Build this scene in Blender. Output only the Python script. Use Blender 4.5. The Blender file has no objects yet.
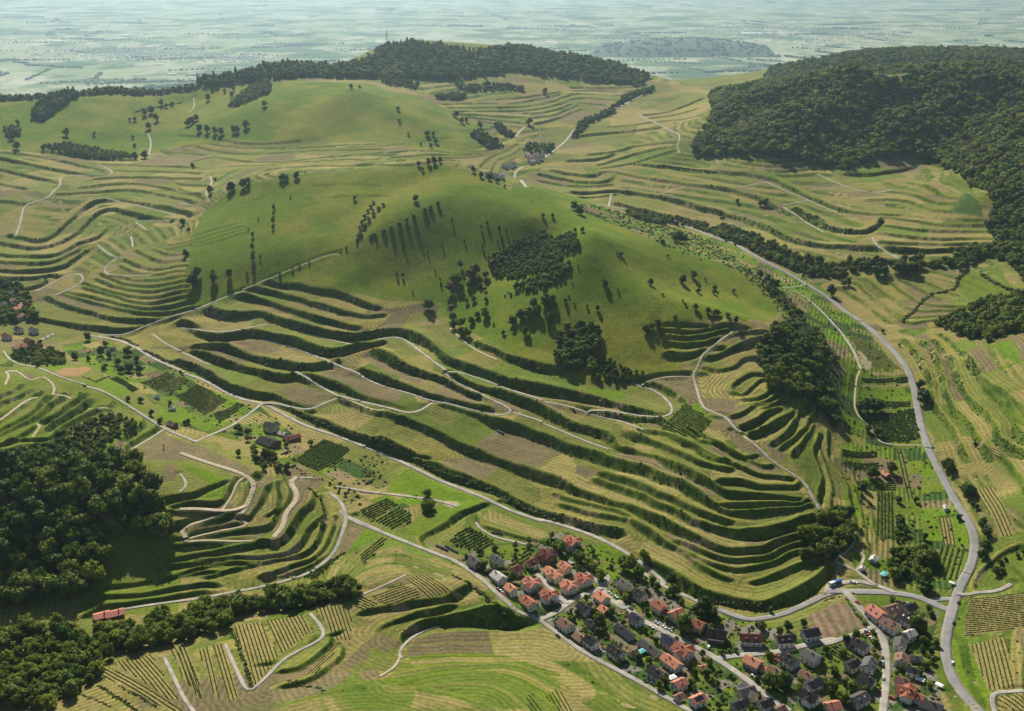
import bpy, bmesh, math, random
import numpy as np
from mathutils import Vector, Matrix
rnd = random.Random(7); nrs = np.random.RandomState(11)
SC = bpy.context.scene; COL = SC.collection
# ---------------------------------------------------------------- camera, sky, sun, exposure
W, HH, FPX = 1024, 711, 1100.0
CAMZ = 470.0
PITCH = math.atan((HH/2 + 50)/FPX)
cam = bpy.data.cameras.new('camera'); camo = bpy.data.objects.new('camera', cam); COL.objects.link(camo)
cam.sensor_width = 36.0; cam.lens = FPX*36.0/W
cam.clip_start = 1.0; cam.clip_end = 120000
camo.location = (0, 0, CAMZ); camo.rotation_euler = (math.pi/2 - PITCH, 0, 0)
SC.camera = camo
SUN_EL = math.radians(38.0); SUN_AZ = math.radians(-14.0)      # azimuth from +Y (view direction), negative = left
sdir = Vector((math.sin(SUN_AZ)*math.cos(SUN_EL), math.cos(SUN_AZ)*math.cos(SUN_EL), math.sin(SUN_EL)))
wd = bpy.data.worlds.new('World'); SC.world = wd; wd.use_nodes = True
wn = wd.node_tree; bg = wn.nodes['Background']
sky = wn.nodes.new('ShaderNodeTexSky'); sky.sky_type = 'NISHITA'; sky.sun_disc = False
sky.sun_elevation = SUN_EL; sky.sun_rotation = SUN_AZ
wn.links.new(sky.outputs[0], bg.inputs[0]); bg.inputs[1].default_value = 0.05
sl = bpy.data.lights.new('sun', 'SUN'); sl.energy = 5.0; sl.angle = math.radians(0.6); sl.color = (1.0, 0.93, 0.80)
so = bpy.data.objects.new('sun', sl); COL.objects.link(so)
so.rotation_euler = (-sdir).to_track_quat('-Z', 'Y').to_euler()
SC.view_settings.view_transform = 'Standard'; SC.view_settings.look = 'None'
SC.view_settings.exposure = 0.62; SC.view_settings.gamma = 1.0
HAZE = 4.4e-5

# ---------------------------------------------------------------- pixel -> direction helpers
CP, SP = math.cos(PITCH), math.sin(PITCH)
def ray(px, py):
    px = np.asarray(px, float); py = np.asarray(py, float)
    a = (px - W/2)/FPX; v = (py - HH/2)/FPX
    return np.stack([a, CP - v*SP, -(SP + v*CP)], -1)
def at_z(px, py, z):
    r = ray(px, py); t = (z - CAMZ)/r[..., 2]
    return r[..., 0]*t, r[..., 1]*t
def project(x, y, z):
    dy = y; dz = z - CAMZ
    depth = dy*CP - dz*SP; up = dy*SP + dz*CP
    return W/2 + FPX*x/depth, HH/2 - FPX*up/depth, depth
K = 5.115
def T(ox, oy, s, k=K):
    out = []
    for p in s.split():
        q = p.split(','); out.append((ox + float(q[0])/k, oy + float(q[1])/k))
    return out
def P(s):
    return [tuple(float(c) for c in p.split(',')) for p in s.split()]

# ---------------------------------------------------------------- base relief: photo points with their heights above the village
CTRL = """
130,335,40 280,405,25 450,470,12 560,515,6 640,560,4 700,600,3 800,605,3 850,590,5
560,400,44 600,390,50 590,238,150 591,262,132 618,284,113 649,301,103 689,313,98 720,319,92 690,288,99 720,290,93 680,256,118 712,268,106 742,279,94 640,241,136 780,335,85 800,330,70 840,300,46 870,340,38 900,380,30 925,430,22 960,500,12 978,550,6 960,600,2 945,650,0 975,705,0
850,470,15 870,560,5 860,400,25 832,425,26 740,400,60 690,377,60 740,440,50 760,480,38 800,500,30 800,560,9 700,540,19 700,480,40 650,440,45 600,450,31 600,490,18 840,520,12 820,460,30 800,420,50 780,380,68
445,165,183 330,176,168 250,182,152 210,210,120 300,230,129 200,260,97 270,260,106 330,258,108 390,225,138 360,244,119 458,200,157 530,228,139 400,280,92 340,285,90 440,295,82 420,265,104 450,312,70 500,273,101 540,252,115 490,330,68 530,310,92 560,290,112 600,330,86 650,340,82 640,290,110 660,272,116 560,350,70
270,300,72 330,330,60 250,350,42 200,330,51 300,380,35 400,350,58 400,400,40 480,420,32 500,380,51 350,420,23 450,440,22 520,480,12
130,250,82 60,310,48 100,320,44 190,300,70 100,260,70 40,230,78 30,270,58 90,210,95 50,190,101 20,180,101 150,200,108 100,170,112 180,185,120 20,312,46 0,330,44
300,150,130 200,150,124 400,152,128 480,152,112 330,82,205 250,110,174 290,130,150 400,110,172 450,130,140 80,95,174 30,110,164 100,130,136 60,145,124 150,140,122 200,100,168 190,90,174
0,97,176 100,90,184 200,82,194 270,67,214 390,43,246 450,49,234 520,50,225 620,66,180 650,76,140 340,80,200 400,75,196 480,76,190 480,95,165
480,110,148 560,110,138 600,90,148 640,96,144 560,140,110 540,165,95 515,180,88
640,130,125 690,110,140 700,100,148 600,180,85 650,170,95 690,150,115 620,205,75 700,225,64 720,200,82 800,240,72 750,180,102 830,190,100 820,272,58 880,265,70 900,230,88 930,190,112 980,230,92 960,200,108
720,97,160 760,92,184 805,78,214 910,77,224 1024,77,224 740,140,136 800,120,168 860,155,124 900,110,183 940,155,132 1000,120,184 1010,170,142 1020,210,116
860,57,200 1020,53,204
1000,260,84 950,300,58 1020,300,76 1000,340,66 960,350,48 1020,380,64 980,400,41 1000,450,39 1020,500,36 1000,540,18 1010,590,9 1000,640,10 1020,690,14 960,460,24
50,400,70 30,380,75 100,390,60 140,412,48 80,350,42 150,380,36 200,402,31 230,430,31 330,470,17 400,500,12 180,450,43 250,470,38 300,490,27 340,520,16 300,560,8 250,540,18 200,510,31 180,480,41 200,570,6 100,600,9 220,600,4 150,560,13 100,500,48 50,460,62 20,520,46 80,560,23 0,590,14
50,630,8 150,620,5 250,605,5 320,595,8
380,530,15 440,560,13 350,580,24 400,575,24 440,590,22 485,597,14 430,622,10 500,640,6 540,622,6 590,655,4 640,690,3 290,620,14 230,640,16 250,690,22 150,680,18 100,700,16 350,640,18 380,700,26 450,680,20 520,700,19 580,690,9 0,690,8 50,660,6
700,640,0 800,680,-1 850,640,1 900,620,2 740,690,0 900,700,-1
"""
cx, cy, cz = [], [], []
for p in CTRL.split():
    a, b, z = (float(q) for q in p.split(','))
    x, y = at_z(a, b, z); cx.append(float(x)); cy.append(float(y)); cz.append(z)
for x, y, z in [(-1700, 3300, -40), (0, 3500, 130), (1700, 3400, 170), (900, 2760, 178), (1500, 2700, 190), (1400, 2100, 200), (-1500, 2100, 150), (-1300, 1600, 100),
                (-420, 430, 12), (0, 430, 30), (420, 430, 2), (1100, 1500, 130), (900, 1100, 90), (700, 850, 60), (-760, 1150, 60), (-700, 950, 90), (-620, 750, 60), (600, 600, 30), (-1700, 2500, 120), (-500, 560, 12), (760, 2050, 168), (-1150, 2700, 50), (-900, 2800, 90), (-620, 2860, 150), (-1500, 2700, 20), (-1300, 2560, 100), (-1300, 3100, 30), (-800, 3100, 60), (-300, 3300, 160), (250, 3350, 120), (500, 3100, 125), (600, 3350, 115), (-420, 2850, 190)]:
    cx.append(x); cy.append(y); cz.append(z)
cx = np.array(cx)/500; cy = np.array(cy)/500; cz = np.array(cz)
def tker(r2): return 0.5*r2*np.log(np.maximum(r2, 1e-12))
n = len(cx)
A = np.zeros((n+3, n+3))
A[:n, :n] = tker((cx[:, None]-cx[None])**2 + (cy[:, None]-cy[None])**2) + np.eye(n)*0.002
A[:n, n] = 1; A[:n, n+1] = cx; A[:n, n+2] = cy; A[n:, :n] = A[:n, n:].T
wts = np.linalg.solve(A, np.concatenate([cz, np.zeros(3)]))
GS = 8.0; gx = np.arange(-2600, 2601, GS); gy = np.arange(380, 5901, GS)
def smooth(a, b, t):
    t = np.clip((t-a)/(b-a), 0, 1); return t*t*(3-2*t)
PLAIN = -450.0
def tps(X, Y):
    out = np.empty(X.shape); Xf = X.ravel()/500; Yf = Y.ravel()/500; of = out.ravel()
    for i in range(0, Xf.size, 40000):
        a = Xf[i:i+40000, None]; b = Yf[i:i+40000, None]
        of[i:i+40000] = tker((a-cx[None])**2 + (b-cy[None])**2) @ wts[:n] + wts[n] + wts[n+1]*a[:, 0] + wts[n+2]*b[:, 0]
    return of.reshape(X.shape)
GX, GY = np.meshgrid(gx, gy)
step = 2                                                    # solve on 16 m, refine bilinearly
cgx = gx[::step]; cgy = gy[::step]
CX, CY = np.meshgrid(cgx, cgy)
CZ = tps(CX, CY)
# smooth value-noise for undulations
def vnoise(X, Y, s, seed):
    r = np.random.RandomState(seed); N = 256; g = r.rand(N, N)
    u = X/s + 1000.37; v = Y/s + 1000.71
    i = np.floor(u).astype(int); j = np.floor(v).astype(int); fu = u-i; fv = v-j
    fu = fu*fu*(3-2*fu); fv = fv*fv*(3-2*fv)
    a = g[j % N, i % N]; b = g[j % N, (i+1) % N]; c = g[(j+1) % N, i % N]; d = g[(j+1) % N, (i+1) % N]
    return (a*(1-fu)+b*fu)*(1-fv) + (c*(1-fu)+d*fu)*fv - 0.5
CZ = CZ + (vnoise(CX, CY, 130, 1)*5 + vnoise(CX, CY, 60, 2)*2.2)*smooth(4, 60, CZ)*0.8
fm = smooth(1950, 2150, CY)*smooth(330, 520, CX)*smooth(3300, 3000, CY)
CZ = CZ - smooth(2350, 2700, CY)*smooth(330, 600, CX)*smooth(3400, 3000, CY)*14
CZ = CZ + fm*(1-.7*smooth(2200, 2450, CY))*((.5-2*np.abs(vnoise(CX*.9+CY*.35, CY*.9-CX*.35, 260, 3)))*40+vnoise(CX, CY, 95, 4)*26)
fb = smooth(3350, 5400, CY)
CZ = CZ*(1-fb) + PLAIN*fb
RIDGES = [(13, 80, "340,258 400,228 450,204 460,200 500,211 535,228 560,238"), (11, 50, "579,239 591,262 618,284 649,301 689,313 720,319 736,325"), (12, 75, "352,95 325,111 305,133"), (8, 65, "240,186 330,177 400,169 445,165 490,181 520,191"), (4, 60, "60,100 90,112 110,132"), (-5, 50, "135,330 220,290 330,255"), (5, 60, "400,115 440,135 480,150"), (5, 60, "180,270 200,235 230,205"), (26, 120, "700,142 740,114 790,97 850,87"), (26, 120, "760,156 810,127 870,107 930,92"), (22, 90, "850,162 880,142 910,122"), (26, 110, "965,168 990,142 1024,122 1060,115"), (22, 90, "985,205 1024,168 1060,160"), (-24, 90, "945,160 960,140 990,115 1010,97"), (-20, 90, "728,124 770,109 820,95"), (-18, 70, "835,150 870,125 910,102")]   # sharp ribs (+) and hollows (-)
# catmull-rom refinement to avoid creases
def bicubic(X, Y, x0, y0, s, Z):
    u = (X-x0)/s; v = (Y-y0)/s
    i = np.clip(np.floor(u).astype(int), 1, Z.shape[1]-3); j = np.clip(np.floor(v).astype(int), 1, Z.shape[0]-3)
    fu = np.clip(u-i, 0, 1); fv = np.clip(v-j, 0, 1)
    def wt(f): return [(-f+2*f*f-f**3)/2, (2-5*f*f+3*f**3)/2, (f+4*f*f-3*f**3)/2, (-f*f+f**3)/2]
    wu = wt(fu); wv = wt(fv); o = 0
    for a in range(4):
        for b in range(4):
            o = o + wv[a]*wu[b]*Z[j-1+a, i-1+b]
    return o
def zbase(X, Y):
    X = np.asarray(X, float); Y = np.asarray(Y, float)
    return bicubic(X, Y, cgx[0], cgy[0], GS*step, CZ)
def hit(pts, lift=0.0, far=3450.0, zf=None):
    """where the line of sight through each photo point meets the ground"""
    zf = zf or zbase
    pts = np.array([p[:2] for p in pts], float)
    r = ray(pts[:, 0], pts[:, 1]); r = r/r[:, 1:2]           # per metre of y
    ys = 440*np.exp(np.arange(0, 420)*math.log(5500/440)/419)
    X = r[:, 0:1]*ys; Z = CAMZ + r[:, 2:3]*ys; Y = np.broadcast_to(ys, X.shape)
    G = zf(X, Y) + lift
    d = Z - G
    out = np.zeros((len(pts), 3))
    for k in range(len(pts)):
        neg = np.where(d[k] < 0)[0]
        if len(neg) and ys[neg[0]] < far and neg[0] > 0:
            j = neg[0]; t = d[k, j-1]/(d[k, j-1]-d[k, j]); y = ys[j-1] + t*(ys[j]-ys[j-1])
        else:
            m = (ys > 600) & (ys < far); jj = np.where(m)[0]; y = ys[jj[np.argmin(d[k][m])]]
        out[k] = (r[k, 0]*y, y, 0)
    out[:, 2] = zf(out[:, 0], out[:, 1])
    return out

for amp, wd_, pxs_ in RIDGES:
    q = hit(P(pxs_))[:, :2]; dm_ = np.full(CX.shape, 1e9)
    for a, c in zip(q[:-1], q[1:]):
        d = c-a; t = np.clip(((CX-a[0])*d[0]+(CY-a[1])*d[1])/(d@d), 0, 1); dm_ = np.minimum(dm_, np.hypot(CX-a[0]-t*d[0], CY-a[1]-t*d[1]))
    f_ = np.clip(1-np.sqrt(dm_**2+9**2)/wd_, 0, 1); CZ = CZ + amp*(f_*.6+.4*f_*f_*(3-2*f_))
# ---------------------------------------------------------------- terrace banks, traced along their middle; the ground drops to the right of the direction of travel
# (tile x, tile y, height of the step in metres, points)
BANKS = [
(0,80,4,"0,370 130,378 280,410"),(0,80,5,"0,400 150,432 260,455 400,480 480,490"),(0,80,5,"0,455 100,482 200,505 300,525"),(0,80,4,"0,530 60,545 120,552"),
(0,80,5,"220,362 340,378 460,400 560,408 680,410"),(0,80,4,"280,405 380,430 480,450 530,465"),(0,80,3,"520,430 640,435 800,440 960,445 1023,450"),(0,80,3,"590,462 700,465 900,470 1023,478"),
(0,80,4,"495,505 640,497 820,497 1023,505"),(0,80,4,"420,550 560,535 700,525 850,550 1023,590"),(0,80,4,"295,585 440,580 560,567 700,560 850,590 1010,630"),(0,80,4,"500,610 640,615 800,640 980,690"),(0,80,4,"0,622 60,625 108,635"),
(0,200,6,"60,180 150,205 240,205 300,160 380,90 450,30 520,5"),(0,200,6,"0,222 120,245 240,245 330,210 400,170 450,110 540,45"),
(0,200,5,"0,283 130,290 270,290 340,255 410,215 500,195 545,150"),(0,200,5,"0,318 120,325 260,325 330,290 400,255"),(0,200,6,"0,362 200,368 330,345 400,290 450,260"),(0,200,5,"0,400 150,405 250,390"),(0,200,4,"80,465 200,440 240,420"),
(0,200,4,"555,35 650,60 760,90 880,105"),
(0,200,3,"780,258 850,280 960,285"),(0,200,4,"700,265 760,300 850,320 950,310"),(0,200,4,"640,310 720,345 830,360 950,335"),(0,200,3,"620,340 700,370 800,385 930,362"),(0,200,3,"545,387 640,397 740,412 840,405 940,382"),
(0,200,4,"525,380 600,418 700,440 820,440 945,410"),(0,200,4,"505,405 590,445 690,468 810,470 945,440"),(0,200,4,"430,420 520,458 640,490 740,502 850,492 950,462"),(0,200,4,"440,448 560,485 650,517 760,527 860,517 950,490"),
(0,200,5,"335,470 450,492 560,524 680,549 780,558 880,546 960,520"),(0,200,5,"330,480 430,515 560,550 680,574 780,584 900,573 980,555"),(0,200,7,"245,500 350,555 480,585 600,612 740,625 830,608 900,595"),(0,200,7,"195,610 300,625 420,645 560,664 690,664 725,648"),
(0,200,1.5,"860,250 940,240 1023,225"),(0,200,1.5,"875,228 940,218 1010,205"),(0,200,1.5,"900,205 990,190"),
(180,200,1.5,"80,180 180,150 290,122"),(180,200,1.5,"85,200 200,165 300,140"),(180,200,1.5,"90,217 300,155"),(180,200,1.5,"95,234 310,172"),
(180,80,3,"0,282 120,287 220,310 330,325 480,325 600,315"),(180,80,3,"0,345 40,332 120,350 250,375 350,380 460,375 600,364 800,361 1023,352"),(180,80,3,"620,345 800,339 1023,332"),
(180,80,3,"80,415 160,390 280,410 400,420 560,420 700,400 850,388 1023,374"),(180,80,3,"270,440 400,437 560,425 760,414 1023,402"),(180,80,3,"440,460 560,447 760,440 1023,430"),
(180,80,3,"0,535 130,540"),(180,80,3,"0,560 70,580 130,605"),(180,80,1,"740,540 880,530 1000,540"),(180,80,1,"690,605 850,590 1000,590"),
(360,80,3,"0,340 100,342 190,330"),(360,80,3,"150,372 280,360 400,364 480,374"),(360,80,3,"160,395 320,382 480,382 620,382"),(360,80,3,"190,415 350,402 500,397 630,388"),(360,80,3,"220,435 350,422 480,412"),(360,80,3,"0,435 120,435 230,447"),(360,80,3,"0,387 80,384 150,384"),(360,80,3,"0,410 70,408 140,405"),
(360,80,2.5,"500,435 600,425 700,385 800,330"),(360,80,2.5,"560,450 660,430 760,390 820,350"),(360,80,2.5,"600,465 700,450 790,400"),(360,80,1.2,"350,270 480,258 570,262"),(360,80,1.2,"290,310 420,300 600,300"),
(360,80,3,"430,125 560,118 700,120"),(360,80,3,"450,142 600,137 740,140"),(360,80,3,"470,160 640,155 770,160"),(360,80,4,"500,175 640,178 830,190"),(360,80,4,"560,190 700,205 840,222"),(360,80,3,"600,205 720,230 830,243"),
(360,80,4,"700,100 840,90 960,72 1023,62"),(360,80,4,"760,122 880,105 980,85 1023,74"),(360,80,4,"780,145 900,130 1000,107 1023,97"),(360,80,4,"800,160 920,150 1023,127"),(360,80,3,"840,172 960,165 1023,150"),(360,80,3,"890,195 980,182 1023,170"),(360,80,3,"900,225 1000,202 1023,192"),
(540,80,4,"100,97 170,67"),(540,80,4,"100,122 180,88"),(540,80,4,"100,145 190,107"),(540,80,4,"100,170 190,127"),(540,80,4,"100,198 210,150"),
(540,80,4,"160,40 250,35 390,35"),(540,80,4,"170,55 280,52 390,52"),(540,80,4,"180,70 300,72 400,80"),(540,80,3,"190,90 300,95 380,105"),(540,80,3,"190,110 330,130"),(540,80,3,"400,45 470,40 540,25"),(540,80,3,"400,65 520,45"),
(540,80,4,"530,180 620,170 700,150 760,125 830,95"),(540,80,4,"545,197 680,180 800,148"),(540,80,4,"580,217 700,202 825,182"),(540,80,4,"350,240 480,230 570,214"),(540,80,6,"170,290 300,276 420,266 520,256 610,245"),
(540,80,4,"260,382 400,365 480,335 600,325 700,320"),(540,80,5,"150,415 230,412 330,400 370,380"),(540,80,4,"300,435 400,405 500,372 600,350 700,337"),(540,80,4,"330,450 470,427 560,397 680,362"),
(540,80,4,"70,462 150,482 240,494 290,490 298,465"),(540,80,5,"0,482 100,507 200,522 300,527 370,512 377,495"),(540,80,4,"0,517 120,541 250,547 360,537"),(540,80,4,"170,580 260,577 350,570"),(540,80,4,"190,599 340,590"),
(540,80,3,"480,430 600,440 720,460 850,470 1023,482"),(540,80,5,"340,465 420,482 540,502 640,517 760,537 900,547 1023,577"),(540,80,7,"370,565 480,580 600,597 720,627 830,658 920,695"),(540,80,7,"370,630 470,652 570,680 680,706"),
(720,80,4,"100,483 240,500 300,520 400,570 450,600"),(720,80,5,"95,575 200,605 260,640 360,690"),(720,80,5,"450,600 560,647 650,672 760,687 900,692"),(720,80,4,"650,482 780,490 900,470 980,450"),
(824,80,4,"230,615 380,612 480,640 560,670 650,672"),(824,80,4,"340,575 450,585 560,625 670,640"),(824,80,4,"430,525 520,545 620,595 700,605"),
(824,200,4,"300,85 440,105 560,122 630,130"),(824,200,4,"300,130 420,150 560,160 630,160 760,160 870,165"),(824,200,4,"285,172 420,187 560,202 720,197 930,197"),(824,200,3,"640,98 760,100 830,100"),(824,200,3,"640,127 750,128 850,132"),(824,200,4,"270,212 400,224 560,227 760,224 940,214"),(824,200,4,"280,242 400,257 550,264 720,252"),
(720,200,8,"550,140 640,165 760,165 800,140 830,100"),(720,200,8,"20,62 160,112 280,172 400,217 520,237 640,242 780,247"),(720,200,6,"100,195 260,262 360,302 480,330 560,340 700,322 880,318"),(720,200,5,"380,52 480,102 550,140"),
(824,200,3.5,"90,455 180,510 260,580 320,630"),(824,200,3.5,"160,430 240,490 330,570 400,640"),(824,200,3.5,"210,410 320,480 420,560"),(824,200,3.5,"290,395 380,450 480,540"),(824,200,3.5,"330,385 440,430 540,490"),(824,200,3.5,"460,390 560,440 640,470"),
(824,200,3,"500,520 620,548 760,550"),(824,200,3,"460,575 560,570 700,562"),(824,200,3,"430,605 560,597 680,580"),(824,200,3,"440,640 560,615 650,600"),
(824,320,4.5,"410,110 470,190 520,260 545,340 550,420 590,490 650,560 690,640 720,711"),(824,320,5,"500,120 570,190 590,260 610,350 650,440 720,520 770,590 830,711"),(824,320,5,"560,110 640,190 650,270 700,340 780,440 860,520 880,600 960,660 1023,690"),(824,320,5.5,"600,80 700,160 760,260 820,340 900,420 960,500 980,570 1023,620"),(824,320,5.5,"720,190 800,300 900,360 960,440 1000,520"),(824,320,5.5,"850,330 950,400 1023,450"),
(824,440,4,"790,690 880,610 960,560 1023,545"),(824,440,3,"930,130 1000,190 1023,220"),
# central hill
(180,200,5,"460,415 600,440 700,465 800,482 900,512 1000,550"),(180,200,5,"370,450 480,465 600,505 720,540 850,577 960,595 1023,590"),(180,200,6,"320,485 420,512 540,557 660,592 780,627 900,647"),(180,200,7,"150,565 230,592 330,592 410,577 480,607 600,642 700,667 800,690 900,706"),
(180,320,8,"0,18 100,72 200,102 300,77 400,62 500,87 620,122 720,157 785,172"),(180,320,8,"785,175 880,150 1000,122 1023,112"),(180,320,7,"80,140 200,132 300,167 420,207 540,237 640,247 740,232 790,220"),(180,320,7,"80,167 180,202 300,242 420,277 530,307 610,292"),
(180,320,7,"0,215 100,260 200,322 290,362 400,387 490,387"),(180,320,4,"500,402 580,432 660,467"),(180,320,6,"620,267 720,312 820,352 900,378"),(180,320,5,"840,407 900,424"),(180,320,5,"510,432 600,475 720,525 840,570 900,592"),
(360,320,6,"0,90 120,65 200,62"),(360,320,7,"235,60 320,110 400,165 440,200"),(360,320,8,"470,222 560,247 680,284 780,324 900,360"),(360,320,6,"600,122 700,170 800,207 900,237 1023,262"),
(360,320,7,"90,160 200,232 300,272 430,317 540,367 600,387"),(360,320,7,"460,277 560,335 680,367 780,402 900,442 940,458"),(360,320,7,"0,267 100,297 220,342 340,392 450,412 560,442 640,462"),(360,320,7,"440,432 540,462 660,512 780,547 900,592"),(360,320,6,"0,397 80,427 180,462"),(360,320,7,"0,440 120,482 260,522 360,562 440,604"),(360,320,5,"0,602 140,642 240,682 320,706"),
(360,440,7,"440,10 520,35 640,87 760,137 880,182"),(360,440,7,"100,5 220,62 330,122 440,172 560,212 680,262 800,322 880,358"),(360,440,4,"310,500 420,440 540,370 640,330"),(360,440,3,"620,440 740,480 860,510 980,545"),
(540,320,8,"20,350 120,372 240,402 360,432 470,457 570,477 600,490"),(540,320,6,"260,467 400,492 500,507 600,512"),(540,320,7,"20,475 120,512 240,562 350,602 390,622"),(540,320,7,"20,608 120,642 220,682 300,705"),(540,320,6,"380,657 480,692 580,706"),
(540,320,5,"550,572 660,592 780,652 860,700"),(540,320,5,"500,607 600,642 700,682 760,705"),(540,320,5,"820,592 900,632 1023,700"),(540,320,4,"540,297 640,287 760,272"),
(540,320,5,"720,22 820,22 930,15"),(540,320,5,"725,57 840,47 960,32"),(540,320,5,"730,92 840,77 970,52"),(540,320,5,"735,127 830,117 900,102"),(540,320,5,"735,177 800,167 850,147"),(540,320,4,"530,312 620,347 700,392"),
(540,440,8,"380,32 480,72 600,102 700,142 800,192 900,252 960,282 1023,292"),(540,440,7,"310,92 420,137 540,167 640,202 740,237 800,287 880,342 940,372 1023,388"),(540,440,5,"500,2 600,37 720,77 800,112 880,142"),(540,440,5,"330,182 430,212 560,257 660,302 760,357 860,397 940,420"),
(540,440,6,"300,217 420,257 540,302 640,347 740,402 830,442 920,472 1023,498"),(540,440,6,"0,182 100,217 200,267 300,302 420,342 520,372 620,427 720,482 820,522 920,562 1023,578"),(540,440,5,"130,340 230,377 340,392 440,412 540,462 640,542 740,587 840,647 940,700"),
(540,440,5,"0,372 100,397 200,432 300,457 390,475"),(540,440,3,"800,560 900,597 1023,622"),(540,440,3,"760,582 860,622 960,652 1023,667"),(540,440,3,"160,310 260,337 370,357"),(540,440,5,"680,0 780,32 880,77 960,117 1023,142"),
(720,440,5,"0,25 80,75 160,112 200,135"),(720,440,5,"110,152 200,182 350,197"),(720,440,5,"100,217 200,242 370,242"),(720,440,6,"100,287 250,287 390,302"),(720,440,5,"100,335 260,327 400,327"),(720,440,6,"100,382 250,367 420,352 490,337"),
(720,440,9,"90,490 250,492 380,442 490,402"),(720,440,6,"90,577 200,572 290,542 380,512 430,492"),(720,440,5,"100,622 230,612 320,572 380,547"),(720,440,5,"100,666 240,647 330,602"),(720,440,5,"270,702 340,672 420,642"),
(720,440,2.5,"575,370 585,290 560,200 545,110 510,20"),(720,440,2.5,"520,330 525,240 515,150 490,80"),(720,440,2.5,"690,560 700,440 680,300 630,180 580,110"),(720,440,2.5,"750,560 755,450 720,300 660,190 600,120"),(720,440,2.5,"800,480 790,380 740,280 690,200"),
(720,320,5,"60,500 120,482 165,442"),(720,320,6,"150,547 200,522 245,477"),(720,320,6,"215,577 280,547 345,497"),(720,320,6,"330,612 380,572 415,522"),(720,320,5,"365,632 410,602 440,562"),(720,320,6,"415,657 450,617 468,572"),(720,320,5,"380,482 420,467 445,442"),(720,320,5,"290,422 330,407 355,387"),
(720,320,5,"200,402 240,372 275,342"),(720,320,4,"140,377 170,342 200,312"),(720,320,4,"245,412 270,392 290,372"),(720,320,5,"60,342 90,312 150,282"),(720,320,4,"460,522 480,502 495,477"),(720,320,4,"490,682 510,642 520,602"),(720,320,4,"545,700 560,640 560,580"),
(720,320,5,"0,102 80,72 170,67"),(720,320,6,"0,187 100,142 220,92"),(720,320,4,"0,52 60,37"),(720,320,4,"0,262 90,242 120,202"),
# left
(0,320,5,"0,395 60,377 85,365"),(0,320,5,"0,432 60,412 110,397"),(0,320,7,"0,502 80,452 170,407"),(0,320,7,"0,572 80,532 150,482 220,422"),(0,320,6,"170,502 230,452 300,412"),(0,320,7,"230,512 300,472 385,412"),(0,320,6,"290,522 360,482 425,442"),(0,320,4,"80,552 130,532 170,522"),(0,320,4,"120,592 180,562 200,542"),
(0,320,4,"0,642 100,612 230,617"),(0,320,4,"0,682 100,652 220,642"),(0,320,5,"340,542 420,502 500,462 560,452"),(0,320,5,"600,642 660,592 740,542"),(0,320,5,"620,672 720,612 805,562"),(0,320,5,"0,242 50,225 65,200"),
(180,440,6,"0,302 70,287 135,252"),(180,440,6,"90,327 170,317 230,312 260,282 270,232"),(180,440,5,"280,352 340,322 370,272 360,217"),(180,440,5,"340,402 390,352 440,272 450,242"),(180,440,6,"0,372 120,370 210,374"),(180,440,6,"0,442 100,417 230,397 330,375"),(180,440,4,"30,502 130,472 260,447 350,442"),
(180,440,6,"120,492 250,477 370,464 470,452 500,402 510,302 500,232"),(180,440,4,"0,547 150,527 280,517 370,522"),(180,440,5,"60,602 200,577 300,560 380,545"),(180,440,8,"380,552 470,545 540,515 590,445 630,372 680,335 690,290"),(180,440,7,"100,622 250,614 400,607 540,592 590,572 640,502 700,412"),
(180,440,6,"160,706 300,657 430,632 560,607 640,592 690,542 730,442 740,382 720,302"),(180,440,5,"450,692 560,657 640,627 690,610 740,542 790,442 780,402"),(180,440,4,"0,642 150,634 350,627"),(180,440,4,"0,692 130,652 250,637"),(180,440,4,"560,692 680,642 760,582 800,502 830,422"),(180,440,4,"540,342 570,312 575,242 540,207"),
(0,572,4,"530,132 700,112 860,92 1000,72"),(0,572,4,"550,177 700,154 860,134 1023,109"),(0,572,4,"540,82 640,67 800,40 1000,15"),
# foreground hill
(360,572,5,"130,187 230,172 330,142"),(360,572,5,"345,167 430,147 490,122"),(360,572,3,"200,242 280,217 350,197"),(360,572,11,"265,300 350,250 480,235 600,220 700,220 760,242"),
(360,572,1.6,"1023,565 860,475 700,447 500,462 300,482 200,502"),(360,572,1.6,"1023,690 900,602 780,532 650,492 500,497 350,522 240,542"),(360,572,2,"870,700 780,622 680,572 550,557 400,572 250,592"),(360,572,1.5,"700,700 600,652 480,617 380,602"),(360,572,1.4,"960,362 800,357 640,362 400,362 240,372"),
(180,572,4,"635,480 720,412 785,347"),(180,572,4,"670,555 760,492 835,402"),(180,572,3,"545,447 620,402 700,340"),
]
BANKS.append((0, 0, 8, " ".join("%.1f,%.1f" % (a*5.115, b*5.115) for a, b in ((640, 562), (680, 582), (710, 597), (750, 607), (790, 599), (815, 584), (830, 570)))))
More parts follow.
